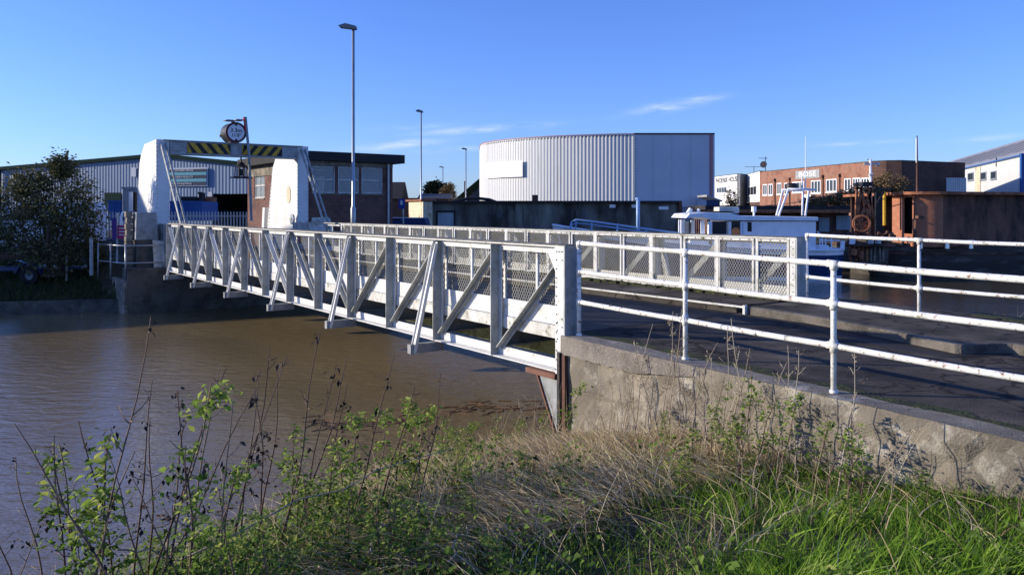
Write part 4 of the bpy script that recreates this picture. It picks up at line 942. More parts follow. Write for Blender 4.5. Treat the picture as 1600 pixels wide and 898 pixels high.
m = MB(); m.prism([(p0[0], p0[1]), (p1[0], p1[1]), (p2[0], p2[1]), (p4[0], p4[1]), (p4[0]+12, p4[1]+6), (p0[0]+10, p0[1]+8)], 'z', zt, zt+.12); at(PH, m, 'roof', roofd)
d = (Vector(p1)-Vector(p0)); d.z = 0; d.normalize(); n = Vector((d.y, -d.x, 0))
q = Vector(px(1135.5, 281.5, 162.2))+n*.08; text('lettering', 'PHOENIX HOUSE', 1.5, navs, q, d, (0, 0, 1), PH, squash=1.15)
def wall_pt(p, q, x, y, off=0):
    p = Vector((p[0], p[1], 0)); q = Vector((q[0], q[1], 0)); d = (q-p).normalized(); r = (x-800)/F; t = (r*p.y-p.x)/(d.x-r*d.y); c = p+d*t+Vector((d.y, -d.x, 0))*off
    return Vector((c.x, c.y, 1.5+(328-y)*c.y/F)), d
def wall_window(root, p, q, x0, x1, y0, y1, panes=2, frame=panelw, glassm=None, woff=0):
    A, d = wall_pt(p, q, x0, y0); C2, _ = wall_pt(p, q, x1, y1); n = Vector((d.y, -d.x, 0)); L = (Vector((C2.x, C2.y, 0))-Vector((A.x, A.y, 0))).length
    ym = (A.y+C2.y)/2; z1 = 1.5+(328-y0)*ym/F; z0 = 1.5+(328-y1)*ym/F
    def slab(m, s0, s1, za_, zb_, o0, o1):
        P = [A+d*s0+n*o0, A+d*s1+n*o0, A+d*s1+n*o1, A+d*s0+n*o1]; m.prism([(v.x, v.y) for v in P], 'z', za_, zb_)
    f = min(.14, L*.09); A = A+n*woff; C2 = C2+n*woff
    m = MB(); slab(m, 0, L, z1-f, z1, .005, .1); slab(m, 0, L, z0, z0+f, .005, .1); slab(m, 0, f, z0+f, z1-f, .005, .1); slab(m, L-f, L, z0+f, z1-f, .005, .1)
    for k in range(1, panes): slab(m, L*k/panes-f/2, L*k/panes+f/2, z0+f, z1-f, .005, .09)
    w_ = part('window_frame', m, frame, root)
    for k in range(panes):
        g = MB(); slab(g, max(f, L*k/panes+f/2), min(L-f, L*(k+1)/panes-f/2), z0+f, z1-f, .004, .03); part('pane', g, glassm or glass, root, sub=w_)
    g = MB(); slab(g, -.1, L+.1, z0-.12, z0-.005, .005, .16); part('sill', g, frame, root, sub=w_)
wall_window(PH, p0, p1, 1120, 1136, 292, 302, 4); wall_window(PH, p2, p4, 1168.5, 1182.5, 291, 305.5, 3)
wall_window(PH, p0, p1, 1142, 1149, 290, 309, 1, glassm=panelw)
BW = thing('brick_works', 'long orange brick two storey works with BOSE sign and white windows', 'building', (34, 85, 0))
b0 = px(1187, 268, 143); b1 = px(1362, 253, 112); zt = 8.28
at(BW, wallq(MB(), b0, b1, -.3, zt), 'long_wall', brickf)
# rounded corner, then end wall in darker brick standing in for its shade
b2 = px(1508, 255, 116)
P = [Vector(b1), Vector((b1[0]+1.3, b1[1]-1.6, 0)), Vector((b1[0]+3.2, b1[1]-2.1, 0)), Vector((b2[0], b2[1], 0))]
m = MB()
for a, b in zip(P[:-1], P[1:]): wallq(m, (a.x, a.y), (b.x, b.y), -.3, zt)
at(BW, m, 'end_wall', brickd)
m = MB(); m.prism([(b0[0], b0[1]), (b1[0], b1[1]), (P[1].x, P[1].y), (P[2].x, P[2].y), (b2[0], b2[1]), (b2[0]+2, b2[1]+22), (b0[0]+12, b0[1]+12)], 'z', zt+.003, zt+.1); at(BW, m, 'roof', roofd)
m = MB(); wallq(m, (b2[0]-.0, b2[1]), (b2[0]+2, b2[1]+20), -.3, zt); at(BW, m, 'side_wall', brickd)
for x0, x1, y0, y1 in ((1192.5, 1199.5, 288, 305), (1201.5, 1208, 287.5, 305), (1214.5, 1221.5, 286, 304), (1226, 1232.5, 286, 304), (1238.5, 1257, 284, 301), (1268, 1283, 282, 302), (1291.5, 1308, 280, 300), (1320, 1330, 279, 298), (1333, 1345, 278, 298), (1346, 1359, 278, 297)):
    wall_window(BW, b0, b1, x0, x1, y0, y1, 3 if x1-x0 > 11 else 2)
q, d = wall_pt(b0, b1, 1263, 272, .03); n = Vector((d.y, -d.x, 0))
def sign_on(root, p, q2, x0, x1, y0, y1, mt, name, off=.02, th=.06):
    A, d = wall_pt(p, q2, x0, y0, off); C2, _ = wall_pt(p, q2, x1, y1, off); n = Vector((d.y, -d.x, 0)); ym = (A.y+C2.y)/2; m = MB()
    m.prism([(A.x, A.y), (C2.x, C2.y), (C2.x+n.x*th, C2.y+n.y*th), (A.x+n.x*th, A.y+n.y*th)], 'z', 1.5+(328-y1)*ym/F, 1.5+(328-y0)*ym/F); return at(root, m, name, mt)
s_ = sign_on(BW, b0, b1, 1243.5, 1281, 266, 279, roofg, 'sign_board')
q, d = wall_pt(b0, b1, 1262, 272.3, .1); text('lettering', 'BOSE', 1.15, panelw, q, d, (0, 0, 1), BW, sub=s_, squash=1.9)
sign_on(BW, b0, b1, 1254, 1268, 304, 317, panelw, 'white_notice')
for x in (1211.5, 1234.5, 1286.5, 1312.5):
    A, d = wall_pt(b0, b1, x, 280, .08); m = MB(); m.tube([(A.x, A.y, 0), (A.x, A.y, 6.5)], .12, 6); m.box(A.x-.22, A.x+.22, A.y-.22, A.y+.1, 6.4, 6.9); at(BW, m, 'downpipe', rustd)
q = px(1477, 278, 112); q2 = px(1508, 297, 112); m = MB()
for i in range(9): x = q[0]+(q2[0]-q[0])*i/9; m.box(x, x+(q2[0]-q[0])/9*.8, 111.6, 111.8, q2[2]-1, q[2])
at(BW, m, 'roller_shutter', clad_w)
m = MB(); q = px(1196, 258, 142); m.tube([(q[0], q[1], 8.2), (q[0], q[1], 11)], .07, 6); m.ring((q[0]-.35, q[1], 9.6), .05, .6, (-.6, -.8, .2), .14, 14); m.bar((q[0]-1.2, q[1], 10.7), (q[0]+.4, q[1], 10.7), .08, .08)
q = px(1178, 266, 150); m.tube([(q[0], q[1], 8.5), (q[0], q[1], 9.6)], .06, 6); m.bar((q[0]-1.7, q[1], 9.6), (q[0]+1.4, q[1], 9.65), .07, .07); solo('tv_aerial', m, black, 'satellite dish and aerials on the roof beside PHOENIX HOUSE', 'aerial')
WH = thing('white_warehouse', 'white corrugated warehouse with big grey roof and skylight strips at the right edge', 'warehouse', (58, 90, 0))
w0 = px(1400, 262, 128); w1 = px(1512, 258, 150); w2 = px(1597, 243, 115)
dirw = (Vector((w2[0], w2[1], 0))-Vector((w1[0], w1[1], 0))).normalized(); ez = 9.45
s0 = Vector((w2[0], w2[1], 0))-dirw*170; nn = Vector((dirw.y, -dirw.x, 0))
at(WH, corrugated((s0.x, s0.y), (w2[0], w2[1]), -.3, ez, ez, .35, .06), 'cladding', clad_w)
e2 = Vector((w2[0], w2[1], 0)); bk2 = -nn*15
m = MB(); a, b = s0-dirw*0, e2; rz = ez+7
m.add([(a.x+nn.x*.3, a.y+nn.y*.3, ez), (b.x+nn.x*.3, b.y+nn.y*.3, ez), (b.x+bk2.x, b.y+bk2.y, rz), (a.x+bk2.x, a.y+bk2.y, rz)], [(0, 1, 2, 3)]); at(WH, m, 'roof', roofg)
m = MB(); m.bar((a.x+nn.x*.25, a.y+nn.y*.25, ez-.08), (b.x+nn.x*.25, b.y+nn.y*.25, ez-.08), .2, .22); m.box(e2.x-.3, e2.x+.3, e2.y-.3, e2.y+.1, -.3, ez+.2); at(WH, m, 'blue_gutter', bluep)
for k in range(1, 19):
    c = e2-dirw*(k*8.5-3); m = MB(); ve = []
    for s_, u in ((0, .15), (2.4, .15), (2.4, .8), (0, .8)):
        p = c+dirw*s_+nn*.3*(1-u)+bk2*u; ve.append((p.x, p.y, ez+(rz-ez)*u+.06))
    m.add(ve, [(0, 1, 2, 3)]); at(WH, m, 'skylight_strip', rooflight)
m = MB(); m.prism([(e2.x, e2.y), (e2.x+bk2.x, e2.y+bk2.y), (e2.x+bk2.x*1.01, e2.y+bk2.y+.3)], 'z', -.3, ez); at(WH, m, 'end_wall', clad_w)
for x0, x1, y0, y1 in ((1513.5, 1522, 270, 282), (1533.5, 1542, 269, 281), (1549.5, 1558, 267.5, 280)):
    wall_window(WH, (s0.x, s0.y), (w2[0], w2[1]), x0, x1, y0, y1, 1, frame=galv, glassm=blk, woff=.09)
sign_on(WH, (s0.x, s0.y), (w2[0], w2[1]), 1525, 1533, 261, 300, cream, 'pale_panel', off=.08)
m = MB(); q = px(1557, 252, 129); m.bar((q[0], q[1], q[2]+.6), (q[0], q[1], q[2]-.9), .15, .12); m.ring((q[0]+.1, q[1]-.2, q[2]-.6), .3, .42, (0, 1, 0), .08, 4); at(WH, m, 'wall_lamp', blk)
# low dark shed behind the boat
DS = thing('quay_workshop', 'low dark rusty workshop with flat black roof on the quay behind the white boat', 'shed', (20, 56, -.35))
a = px(1110, 318, 55); b = px(1336, 322, 55)
m = MB(); m.box(a[0], b[0], 56, 60, -.4, 1.5); at(DS, m, 'wall', rustd)
m = MB(); m.box(a[0]-.4, b[0]+.3, 54.8, 60.5, 1.52, 1.8); at(DS, m, 'roof', roofd)
m = MB(); m.box(a[0]-.2, b[0]+.2, 54.75, 54.79, 1.3, 1.518); at(DS, m, 'rusty_fascia', rust)
for x0, x1, y0, y1 in ((1307, 1331, 337, 359), (1280, 1296, 340, 362)):
    q = px(x0, y0, 55.9); q2 = px(x1, y1, 55.9); m = MB(); m.box(q[0], q2[0], 55.9, 55.99, q2[2], q[2]); at(DS, m, 'shutter', doorw)
BS = thing('blue_lean_to', 'small blue shed with grey sloping roof between the curved warehouse and white house', 'shed', (23, 80, -.35))
q = px(1113, 306, 80); q2 = px(1125, 325, 80); m = MB(); m.box(q[0]-.6, q2[0]+.0, 80, 84, -.4, q[2]-.4); at(BS, m, 'wall', navy)
m = MB(); m.add([(q[0]-.6, 79.8, q[2]+.1), (q2[0]+.2, 79.8, q[2]-.45), (q2[0]+.2, 84, q[2]-.45), (q[0]-.6, 84, q[2]+.1), (q[0]-.6, 79.8, q[2]-.1), (q2[0]+.2, 79.8, q[2]-.6), (q2[0]+.2, 84, q[2]-.6), (q[0]-.6, 84, q[2]-.1)], [(0, 1, 2, 3), (7, 6, 5, 4), (0, 4, 5, 1), (1, 5, 6, 2), (2, 6, 7, 3), (3, 7, 4, 0)]); at(BS, m, 'roof', roofg)
DF = thing('dark_quay_fence', 'dark blue paling fence on the quay between the long shed and workshop', 'fence', (14.2, 58, -.35))
pme = newmesh('pale', MB().box(-.04, .04, -.01, .01, 0, 2.1), navy)
for i in range(46): link('pale', pme, DF, (-3.2+i*.14, 0, 0))
m = MB(); m.box(11, 17.4, 58.02, 58.06, 1.3, 1.36); m.box(11, 17.4, 58.02, 58.06, .0, .06); part('rail', m, navy, DF)
m = MB(); m.box(-2, 300, 43, 43.6, -3, -.3); struct('basin_quay_wall', m, concd)
m = MB(TB); m.box(20.1, 21, 14, 24, -3, -.3); struct('river_quay_wall', m, concd)

# ------------------------------------------------------------------ lamp posts, masts, signs
for x, yt, Y, r0, lab, hd in ((552, 46, 30, .1, 'tallest grey street lamp post in front of the brick cabin', .55), (658, 176, 53, .09, 'second tallest street lamp post, right of the brick cabin', .35),
                     (728, 234, 85, .1, 'street lamp post just left of the curved warehouse', .5), (692, 262, 120, .11, 'most distant street lamp post beside the dark round tree', .6)):
    q = px(x, yt, Y); L_ = thing('street_lamp', lab, 'street lamp', (q[0], Y, -.35), group='street lamps along the road beyond the bridge')
    zb = -.35
    m = MB(); m.tube([(q[0], Y, zb), (q[0], Y, zb+1.9), (q[0], Y, zb+2.0), (q[0], Y, q[2])], [r0, r0, r0*.62, r0*.52], 12); part('pole', m, galv, L_, smooth=True)
    m = MB(); m.prism([(q[0]-hd, q[2]+.12), (q[0]-hd*.5, q[2]+.2), (q[0]+.12, q[2]+.1), (q[0]+.12, q[2]-.02), (q[0]-hd*.9, q[2]+.06)], 'y', Y-.14, Y+.14); part('lamp_head', m, lampm, L_)
r_ = thing('road_sign', 'small blue road sign standing at the right corner of the brick cabin', 'sign', px(630, 345, 40))
m = MB(); m.tube([px(630, 350, 40), px(630, 322, 40)], .04, 8); part('post', m, galv, r_); m = MB(); a = px(623, 311, 40); b = px(633, 326, 40); m.box(a[0], b[0], 39.93, 39.96, b[2], a[2]); part('plate', m, bluesign, r_)
m = MB(); a = px(625.5, 313.5, 40); b = px(629.5, 320, 40); m.box(a[0], b[0], 39.915, 39.927, b[2], a[2]); part('white_mark', m, skin_w, r_)
r_ = thing('ship_mast', 'tall thin red and white pole standing behind the rusty barge cabin', 'mast', px(1433, 330, 45))
m = MB(); m.tube([px(1433, 300, 45), px(1433, 258, 45), px(1433, 212, 45)], [.06, .055, .03], 8); part('pole', m, rustd, r_); m = MB(); m.tube([px(1431.8, 254, 44.9), px(1431.8, 216, 44.9)], .03, 8); part('white_stripe', m, panelw, r_)
r_ = thing('equipment_mast', 'white mast with crossarms and lamps beside the rusty crane', 'mast', px(1362, 330, 42))
m = MB(); m.tube([px(1361, 330, 42), px(1360, 249, 42)], .07, 8); part('pole', m, panelw, r_)
m = MB(); m.bar(px(1350, 256, 42), px(1373, 256, 42), .06, .12); m.bar(px(1354, 249, 42), px(1360, 250, 42), .04, .04); part('crossarm', m, whited, r_, kind='stuff')
for q in ([px(1369, 257, 42), px(1374, 257, 42)], [px(1358, 274, 42), px(1363, 272, 42)]): part('lamp', MB().tube(q, .1, 8), whited, r_)

# ------------------------------------------------------------------ fishing boat
FB = thing('fishing_boat', 'white and navy fishing boat with wheelhouse and gantry moored in the basin', 'boat', (9, 38, WATER))
def hull():
    m = MB(); xs_ = np.linspace(0, 1, 25); L0, L1 = 2.55, 15.7; rows = []
    for u in xs_:
        x = L0+(L1-L0)*u; hb = 2.0*min(1, (u/.42)**.6 if u < .42 else 1)*(1 if u < .9 else 1-.35*((u-.9)/.1)**2); hb = max(hb, .04)
        sheer = -.38+1.15*(1-u)**2.4
        rows.append((x-.55*(1-u)**4, hb, sheer))
    return rows
rows = hull()
def hull_band(z0f, z1f, k0, k1, name, mt):
    m = MB(); vs = []; n = len(rows)
    for x, hb, sh in rows:
        vs += [(x, 39-hb*k0, z0f(sh)), (x, 39-hb*k1, z1f(sh)), (x, 39+hb*k1, z1f(sh)), (x, 39+hb*k0, z0f(sh))]
    fs = []
    for i in range(n-1):
        fs += [(4*i, 4*i+4, 4*i+5, 4*i+1), (4*i+2, 4*i+6, 4*i+7, 4*i+3)]
    fs += [(4*n-4, 4*n-1, 4*n-2, 4*n-3)]
    m.add(vs, fs); part(name, m, mt, FB, smooth=True)
hull_band(lambda s: -1.95, lambda s: -1.62, .8, .84, 'white_waterline', boatw)
hull_band(lambda s: -1.62, lambda s: s-.24, .84, .98, 'hull', navy)
hull_band(lambda s: s-.24, lambda s: s, .985, 1.0, 'bulwark', boatw)
m = MB(); vs = []; n = len(rows)
for x, hb, sh in rows: vs += [(x, 39-hb, sh-.12), (x, 39+hb, sh-.12)]
m.add(vs, [(2*i, 2*i+2, 2*i+3, 2*i+1) for i in range(n-1)]); part('deck', m, boatw, FB)
m = MB()
for s in (-1, 1): m.tube([(x, 39+s*hb*1.02, sh) for x, hb, sh in rows], .06, 8)
m.bar((rows[-1][0], 39-rows[-1][1], rows[-1][2]), (rows[-1][0], 39+rows[-1][1], rows[-1][2]), .12, .1); part('rubbing_strake', m, boatw, FB, smooth=True)
bx_ = lambda x: (x-800)/F*37.4
Zr = 1.5-(342-328)*37.4/F
yb0, yb1 = 37.4, 40.6
def bz(y): return 1.5-(y-328)*37.4/F
m = MB()
m.prism([(bx_(1136), bz(400)), (bx_(1275), bz(400)), (bx_(1275), bz(346)), (bx_(1157), bz(346)), (bx_(1157), bz(345)), (bx_(1136), bz(345))], 'y', yb0+.3, yb1)
x0, x1 = bx_(1157), bx_(1275)
m.box(x0, x1, yb0, yb0+.299, bz(402), bz(346)); m.box(bx_(1139), bx_(1143), yb0, yb0+.299, bz(402), bz(346)); m.box(bx_(1143), x0, yb0, yb0+.299, bz(402), bz(368)); m.box(bx_(1107), bx_(1113), yb0, yb0+.299, bz(402), bz(346)); m.box(bx_(1078), bx_(1139), yb0, yb0+.299, bz(402), bz(366))
part('deckhouse', m, boatw, FB, bevel=.02)
m = MB(); m.box(bx_(1113), bx_(1136), yb0+.12, yb0+.14, bz(366), bz(346)); part('side_window', m, glass, FB)
m = MB(); m.box(bx_(1144), bx_(1155), yb0+.02, yb0+.25, bz(368), bz(346)); part('door_window', m, glass, FB); m = MB(); m.tube([(bx_(1149.5), yb0-.02, bz(362)), (bx_(1149.5), yb0+.01, bz(362))], .2, 14); part('orange_ring', m, orange, FB)
m = MB(); m.box(bx_(1168), bx_(1174.5), yb0-.012, yb0-.002, bz(362), bz(347)); part('small_window', m, blk, FB, bevel=.004)
m = MB(); m.box(bx_(1160), bx_(1161), yb0-.014, yb0-.002, bz(398), bz(348)); part('door_seam', m, boatrail, FB)
# windscreen with raked posts
for i, (x, dy) in enumerate(((1078, 1.6), (1089, .9), (1100, .3), (1080, 2.4))):
    m = MB(); m.bar((bx_(x), yb0+dy, bz(380)), (bx_(x), yb0+dy, bz(344)), .18, .16, up=(0, 1, 0)); part('windscreen_post', m, boatw, FB)
m = MB(); m.box(bx_(1081), bx_(1081)+.02, yb0+.4, yb1-.4, bz(366), bz(346)); part('windscreen', m, glass, FB)
m = MB(); P = [(bx_(1070), bz(341)), (bx_(1076), bz(334)), (bx_(1100), bz(331.5)), (bx_(1140), bz(333)), (bx_(1157), bz(337)), (bx_(1277), bz(339)), (bx_(1277), bz(345)), (bx_(1157), bz(344.5)), (bx_(1110), bz(343.5)), (bx_(1098), bz(339.5)), (bx_(1085), bz(339.5))]
m.prism(P, 'y', yb0-.15, yb1+.15); part('cabin_roof', m, boatw, FB, bevel=.03)
m = MB(); m.box(bx_(1098), bx_(1150), yb0+.3, yb1-.3, bz(331.3), bz(330)); part('roof_mat', m, blk, FB)
m = MB(); m.tube([(bx_(1077), yb0+.2, bz(333)), (bx_(1081), yb0+.2, bz(326))], [.12, .1], 10); m.tube([(bx_(1092), yb0+.2, bz(331)), (bx_(1094), yb0+.2, bz(327))], .07, 10); part('search_light', m, boatw, FB)
m = MB(); m.box(bx_(1130), bx_(1163), yb0+.8, yb0+1.8, bz(333.5), bz(323)); part('liferaft_box', m, whited, FB, bevel=.05)
m = MB(); m.tube([(bx_(1183), yb0+.5, bz(338)), (bx_(1183), yb0+.5, bz(330))], .05, 8); m.tube([(bx_(1183), yb0+.5, bz(331)), (bx_(1183), yb0+.5, bz(322.5))], .12, 10); part('roof_vent', m, panelw, FB)
m = MB()
for x0_, x1_, dy in ((1219, 1237, .1), (1232, 1245, 1.6), (1262, 1270, .2), (1275.5, 1279, 1.7)): m.tube([(bx_(x0_), yb0+dy+.1, bz(337)), (bx_(x1_), yb0+dy+.3, bz(295))], .05, 8)
m.tube([(bx_(1235), yb0+.4, bz(295)), (bx_(1280), yb0+.4, bz(296))], .05, 8); m.tube([(bx_(1243), yb0+1.9, bz(295)), (bx_(1280), yb0+1.9, bz(296))], .05, 8); m.tube([(bx_(1280), yb0+.4, bz(296)), (bx_(1280), yb0+1.9, bz(296))], .04, 8)
part('gantry', m, boatw, FB, smooth=True)
m = MB(); m.tube([(bx_(1248.5), yb0+1, bz(294)), (bx_(1248.5), yb0+1, bz(292)), (bx_(1248.5), yb0+1, bz(287)), (bx_(1248.5), yb0+1, bz(285))], [.25, .3, .29, .18], 16); part('radar_dome', m, blk, FB)
m = MB(); m.tube([(bx_(1271), yb0+1, bz(296)), (bx_(1271), yb0+1, bz(210))], [.03, .012], 6); m.tube([(bx_(1265.5), yb0+1, bz(296)), (bx_(1265.5), yb0+1, bz(276))], .03, 6); part('whip_aerial', m, panelw, FB)
m = MB(); m.tube([px(997, 365, 38), px(997, 310, 38)], .09, 10); m.tube([px(993, 311, 38), px(1000, 311, 38)], .07, 8); part('foremast', m, boatrail, FB, smooth=True)
m = MB(); RB = [(893, 347), (900, 343.5), (925, 346), (965, 351.5), (1010, 357.5), (1060, 364)]
m.tube([px(x, y, 38) for x, y in RB], .045, 8); m.tube([px(x, y+5, 38) for x, y in RB], .03, 8)
for x, y in RB[1:]: m.tube([px(x, y, 38), px(x-1, y+28, 38)], .035, 6)
m.tube([px(893, 347, 38), px(890, 365, 38)], .045, 8); part('bow_rail', m, boatrail, FB, smooth=True)
m = MB()
m.tube([px(1277, 362, 38), px(1284, 368, 38), px(1286, 392, 38)], .035, 8)
for x in (1281, 1290, 1299): m.tube([px(x, 390, 38), px(x, 372, 38)], .03, 8)
m.tube([px(1281, 375, 38), px(1312, 376, 38)], .03, 8); m.box(bx_(1288), bx_(1303), 38, 38.6, bz(392), bz(384)); m.tube([px(1316, 390, 38), px(1317, 376, 38)], .1, 10); part('stern_rail', m, boatw, FB, smooth=False)

# ------------------------------------------------------------------ rusty barge and crane
BG = thing('rusty_barge', 'big rust brown steel barge with rounded deckhouse moored at the right', 'barge', (25, 40, WATER))
def gx(x, Y=38.5): return (x-800)/F*Y
def gz_(y, Y=38.5): return 1.5-(y-328)*Y/F
# deckhouse: lit end and rounded corner, shaded side; light put in the rust colours
cxs = gx(1441); a0 = 38.5
P = [(gx(1393, 40.2), 40.6), (gx(1393, 40.2)+.02, 40.2)]
P = [(gx(1394, 41), 41.0)]
P += [(gx(1416), 39.35)] if False else []
pA = Vector((gx(1394, 41.0), 41.0)); pB = Vector((gx(1432, 39.5), 39.5))
N_ = 14; arc = []
# arc tangent from flat end to long side
ctr = Vector((gx(1467, 38.6), 40.4)); rr = 1.75
d0 = (pB-pA).normalized()
for k in range(N_+1):
    a = R(232)+(R(278)-R(232))*k/N_; arc.append(ctr+Vector((rr*math.cos(a), rr*math.sin(a))))
side_end = Vector((gx(1700, 41), 41.3))
top = lambda y=300: gz_(302)
ztop, zbot = gz_(304), gz_(386)
m = MB()
def wseg(m, a, b, z0=None, z1=None, th=.06):
    d = (b-a).normalized(); n = Vector((-d.y, d.x))*th; m.prism([(a.x, a.y), (b.x, b.y), (b.x+n.x, b.y+n.y), (a.x+n.x, a.y+n.y)], 'z', zbot if z0 is None else z0, ztop if z1 is None else z1)
def onflat(x):
    r = (x-800)/F; d = (arc[0]-pA); # solve on pA..arc0
    t = (r*pA.y-pA.x)/(d.x-r*d.y); return pA+d*t
f1, f2 = onflat(1412), onflat(1428)
wseg(m, pA, f1); wseg(m, f1, f2, gz_(367), gz_(366)+0); wseg(m, f1, f2, zbot, gz_(367)); wseg(m, f1, f2, gz_(308), ztop)
lit_rust = mat('sunlit_end_rust', (.38, .15, .08), .6, [((.36, .14, .07), 1.6, .45, .75, (1, 1, .4)), ((.58, .3, .17), 4, .55, .8)], .05)
part('flat_end', m, lit_rust, BG)
m = MB(); cv_ = [f2.lerp(arc[0], k/5) for k in range(5)]+arc; m.add([(p.x, p.y, z) for p in cv_ for z in (zbot, ztop)], [(2*i, 2*i+2, 2*i+3, 2*i+1) for i in range(len(cv_)-1)])
part('rounded_end', m, lit_rust, BG, smooth=True)
m = MB(); wseg(m, arc[-1], side_end); wseg(m, Vector((side_end.x, 46)), Vector((pA.x, 46))); part('side_wall', m, rustd, BG)  # long side takes darker rust so its colour carries the shade
m = MB(); wseg(m, f1+Vector((.3, .9)), f2+Vector((.3, .9)), th=.05); part('doorway', m, inside, BG)
m = MB(); o = .45
m.prism([(gx(1373, 41.5), 41.5), (gx(1385, 40.4), 40.2)]+[(p.x-.3, p.y-.38) for p in arc[:6]]+[(p.x, p.y-.45) for p in arc[6:]]+[(side_end.x, side_end.y-.4), (side_end.x, 46), (gx(1373, 41.5), 46)], 'z', ztop+.002, ztop+.14); part('roof', m, rust, BG)
m = MB(); hx0, hx1 = gx(1384), gx(1720)
n = 20; vs = []; fs = []
for i in range(n+1):
    u = i/n; x = hx0+(hx1-hx0)*u; hb = 3.0*min(1, .25+(u/.25)**.5*.75 if u < .25 else 1); sh = zbot+.05+.25*(1-u)**5-.15*u
    yc = 41.8+1.2*u
    vs += [(x, yc-hb*.9, WATER-.2), (x, yc-hb, WATER+.8), (x, yc-hb*1.02, sh), (x, yc+hb, sh), (x, yc+hb, WATER-.2)]
for i in range(n):
    for j in range(4): fs.append((5*i+j, 5*i+5+j, 5*i+6+j, 5*i+1+j))
fs.append((4, 3, 2, 1, 0)); m.add(vs, fs); part('hull', m, hullb, BG)
m = MB()
for i in range(n):
    a = Vector(vs[5*i+1]); b = Vector(vs[5*i+6]); m.bar(a+Vector((0, -.03, .35)), b+Vector((0, -.03, .35)), .08, .1)
part('rubbing_band', m, rustd, BG)
for x in (1441, 1483, 1520):
    m = MB(); m.tube([(gx(x, 38.2), 38.4, gz_(388)), (gx(x, 38.2), 38.4, gz_(377))], [.12, .1], 10); m.tube([(gx(x, 38.2), 38.4, gz_(378)), (gx(x, 38.2), 38.4, gz_(374.5))], .16, 12); part('deck_vent', m, chrome, BG)
m = MB(); m.tube([(gx(1434, 38.2), 38.5, gz_(386)), (gx(1436, 38.2), 38.5, gz_(342)), (gx(1441, 38.2), 38.3, gz_(340))], .06, 8); m.box(gx(1435, 38.2), gx(1444, 38.2), 38.2, 38.5, gz_(342), gz_(337)); part('goose_neck_pipe', m, rustd, BG)
# deck machinery
r_ = thing('deck_crane', 'rusty lattice hand crane with large gear wheel between the boat and barge', 'crane', (gx(1350, 39), 39, -1.2))
def k_(x, y, dy=0): return ((x-800)/F*(39+dy), 39+dy, 1.5-(y-328)*(39+dy)/F)
m = MB()
for a, b in (((1339, 292), (1336, 372)), ((1344, 292), (1360, 350)), ((1360, 292), (1358, 372)), ((1362, 296), (1342, 350)), ((1346, 296), (1338, 345)), ((1356, 300), (1366, 342)), ((1336, 294), (1366, 294))):
    m.bar(k_(*a), k_(*b), .1, .1, up=(0, 1, 0)); m.bar(k_(*a, 1.0), k_(*b, 1.0), .1, .1, up=(0, 1, 0))
m.bar(k_(1336, 294), k_(1336, 294, 1), .1, .1); m.bar(k_(1366, 294), k_(1366, 294, 1), .1, .1)
part('lattice_tower', m, rust, r_)
m = MB(); m.ring(k_(1346, 349, -.3), .34, .42, (0.25, 1, 0), .16, 26); c = Vector(k_(1346, 349, -.3))
for a in range(6): m.bar(c, c+Vector((.37*math.cos(a*1.047+.3), 0, .37*math.sin(a*1.047+.3))), .05, .05, up=(0, 1, 0))
part('gear_wheel', m, rust, r_, bevel=0)
m = MB(); m.prism([(k_(1335, 0)[0], k_(0, 350)[2]), (k_(1357, 0)[0], k_(0, 350)[2]), (k_(1354, 0)[0], k_(0, 362)[2]), (k_(1340, 0)[0], k_(0, 362)[2])], 'y', 38.75, 38.85); part('wheel_guard', m, rust, r_)
m = MB(); m.bar(k_(1345, 288, .5), k_(1360, 288, .5), .5, .22); m.tube([k_(1340, 290, .3), k_(1337, 286, .3)], .1, 8); m.bar(k_(1362, 296, .5), k_(1392, 296, .6), .12, .1); m.bar(k_(1381, 300, .5), k_(1370, 318, .5), .08, .08); m.bar(k_(1373, 300, 1), k_(1373, 375, 1), .2, .3); part('jib_head', m, black, r_)
m = MB(); m.tube([k_(1345, 290), k_(1300, 304, 3), k_(1240, 317, 6), k_(1190, 322, 9)], .025, 6); part('wire_rope', m, black, r_)
m = MB(); m.tube([k_(1382, 300, 1.2), k_(1382, 352, 1.2)], .09, 8); part('yellow_post', m, yel, r_)
m = MB()
for i in range(26):
    x = random.uniform(1328, 1392); y = random.uniform(362, 384); s = random.uniform(.08, .25); c = Vector(k_(x, y, random.uniform(-.4, .6))); e = c+Vector((random.uniform(-1, 1), random.uniform(-.4, .4), random.uniform(-.5, .5)))*s*2; m.tube([c, e], s*.45, 7)
part('winch_gear', m, rustd, r_, kind='stuff')
m = MB(); m.prism([(k_(1330, 0)[0], k_(0, 412)[2]), (k_(1386, 0)[0], k_(0, 412)[2]), (k_(1388, 0)[0], k_(0, 383)[2]), (k_(1326, 0)[0], k_(0, 385)[2])], 'y', 38.9, 41); part('timber_staging', m, concd, r_)
for i in range(9):
    c = k_(1328+i*6.5, 384, -.15); e = k_(1330+i*6.5+random.uniform(-4, 4), 408, -.15); m = MB(); m.bar(c, e, .1, .1, up=(0, 1, 0)); part('strut', m, concrete if i > 4 else rust, r_)
m = MB(); m.box(k_(1326, 0)[0], k_(1390, 0)[0], 38.4, 41, k_(0, 384)[2], k_(0, 380)[2]); part('deck', m, rustd, r_)
for x, y, mt in ((1331, 377, panelw), (1334, 394, rust), (1343, 398, rust), (1360, 378, galv), (1372, 376, galv)):
    m = MB(); c = Vector(k_(x, y, -.4)); m.tube([c+Vector((0, 0, -.15)), c+Vector((.05, 0, .15))], .14, 10); part('drum', m, mt, r_)

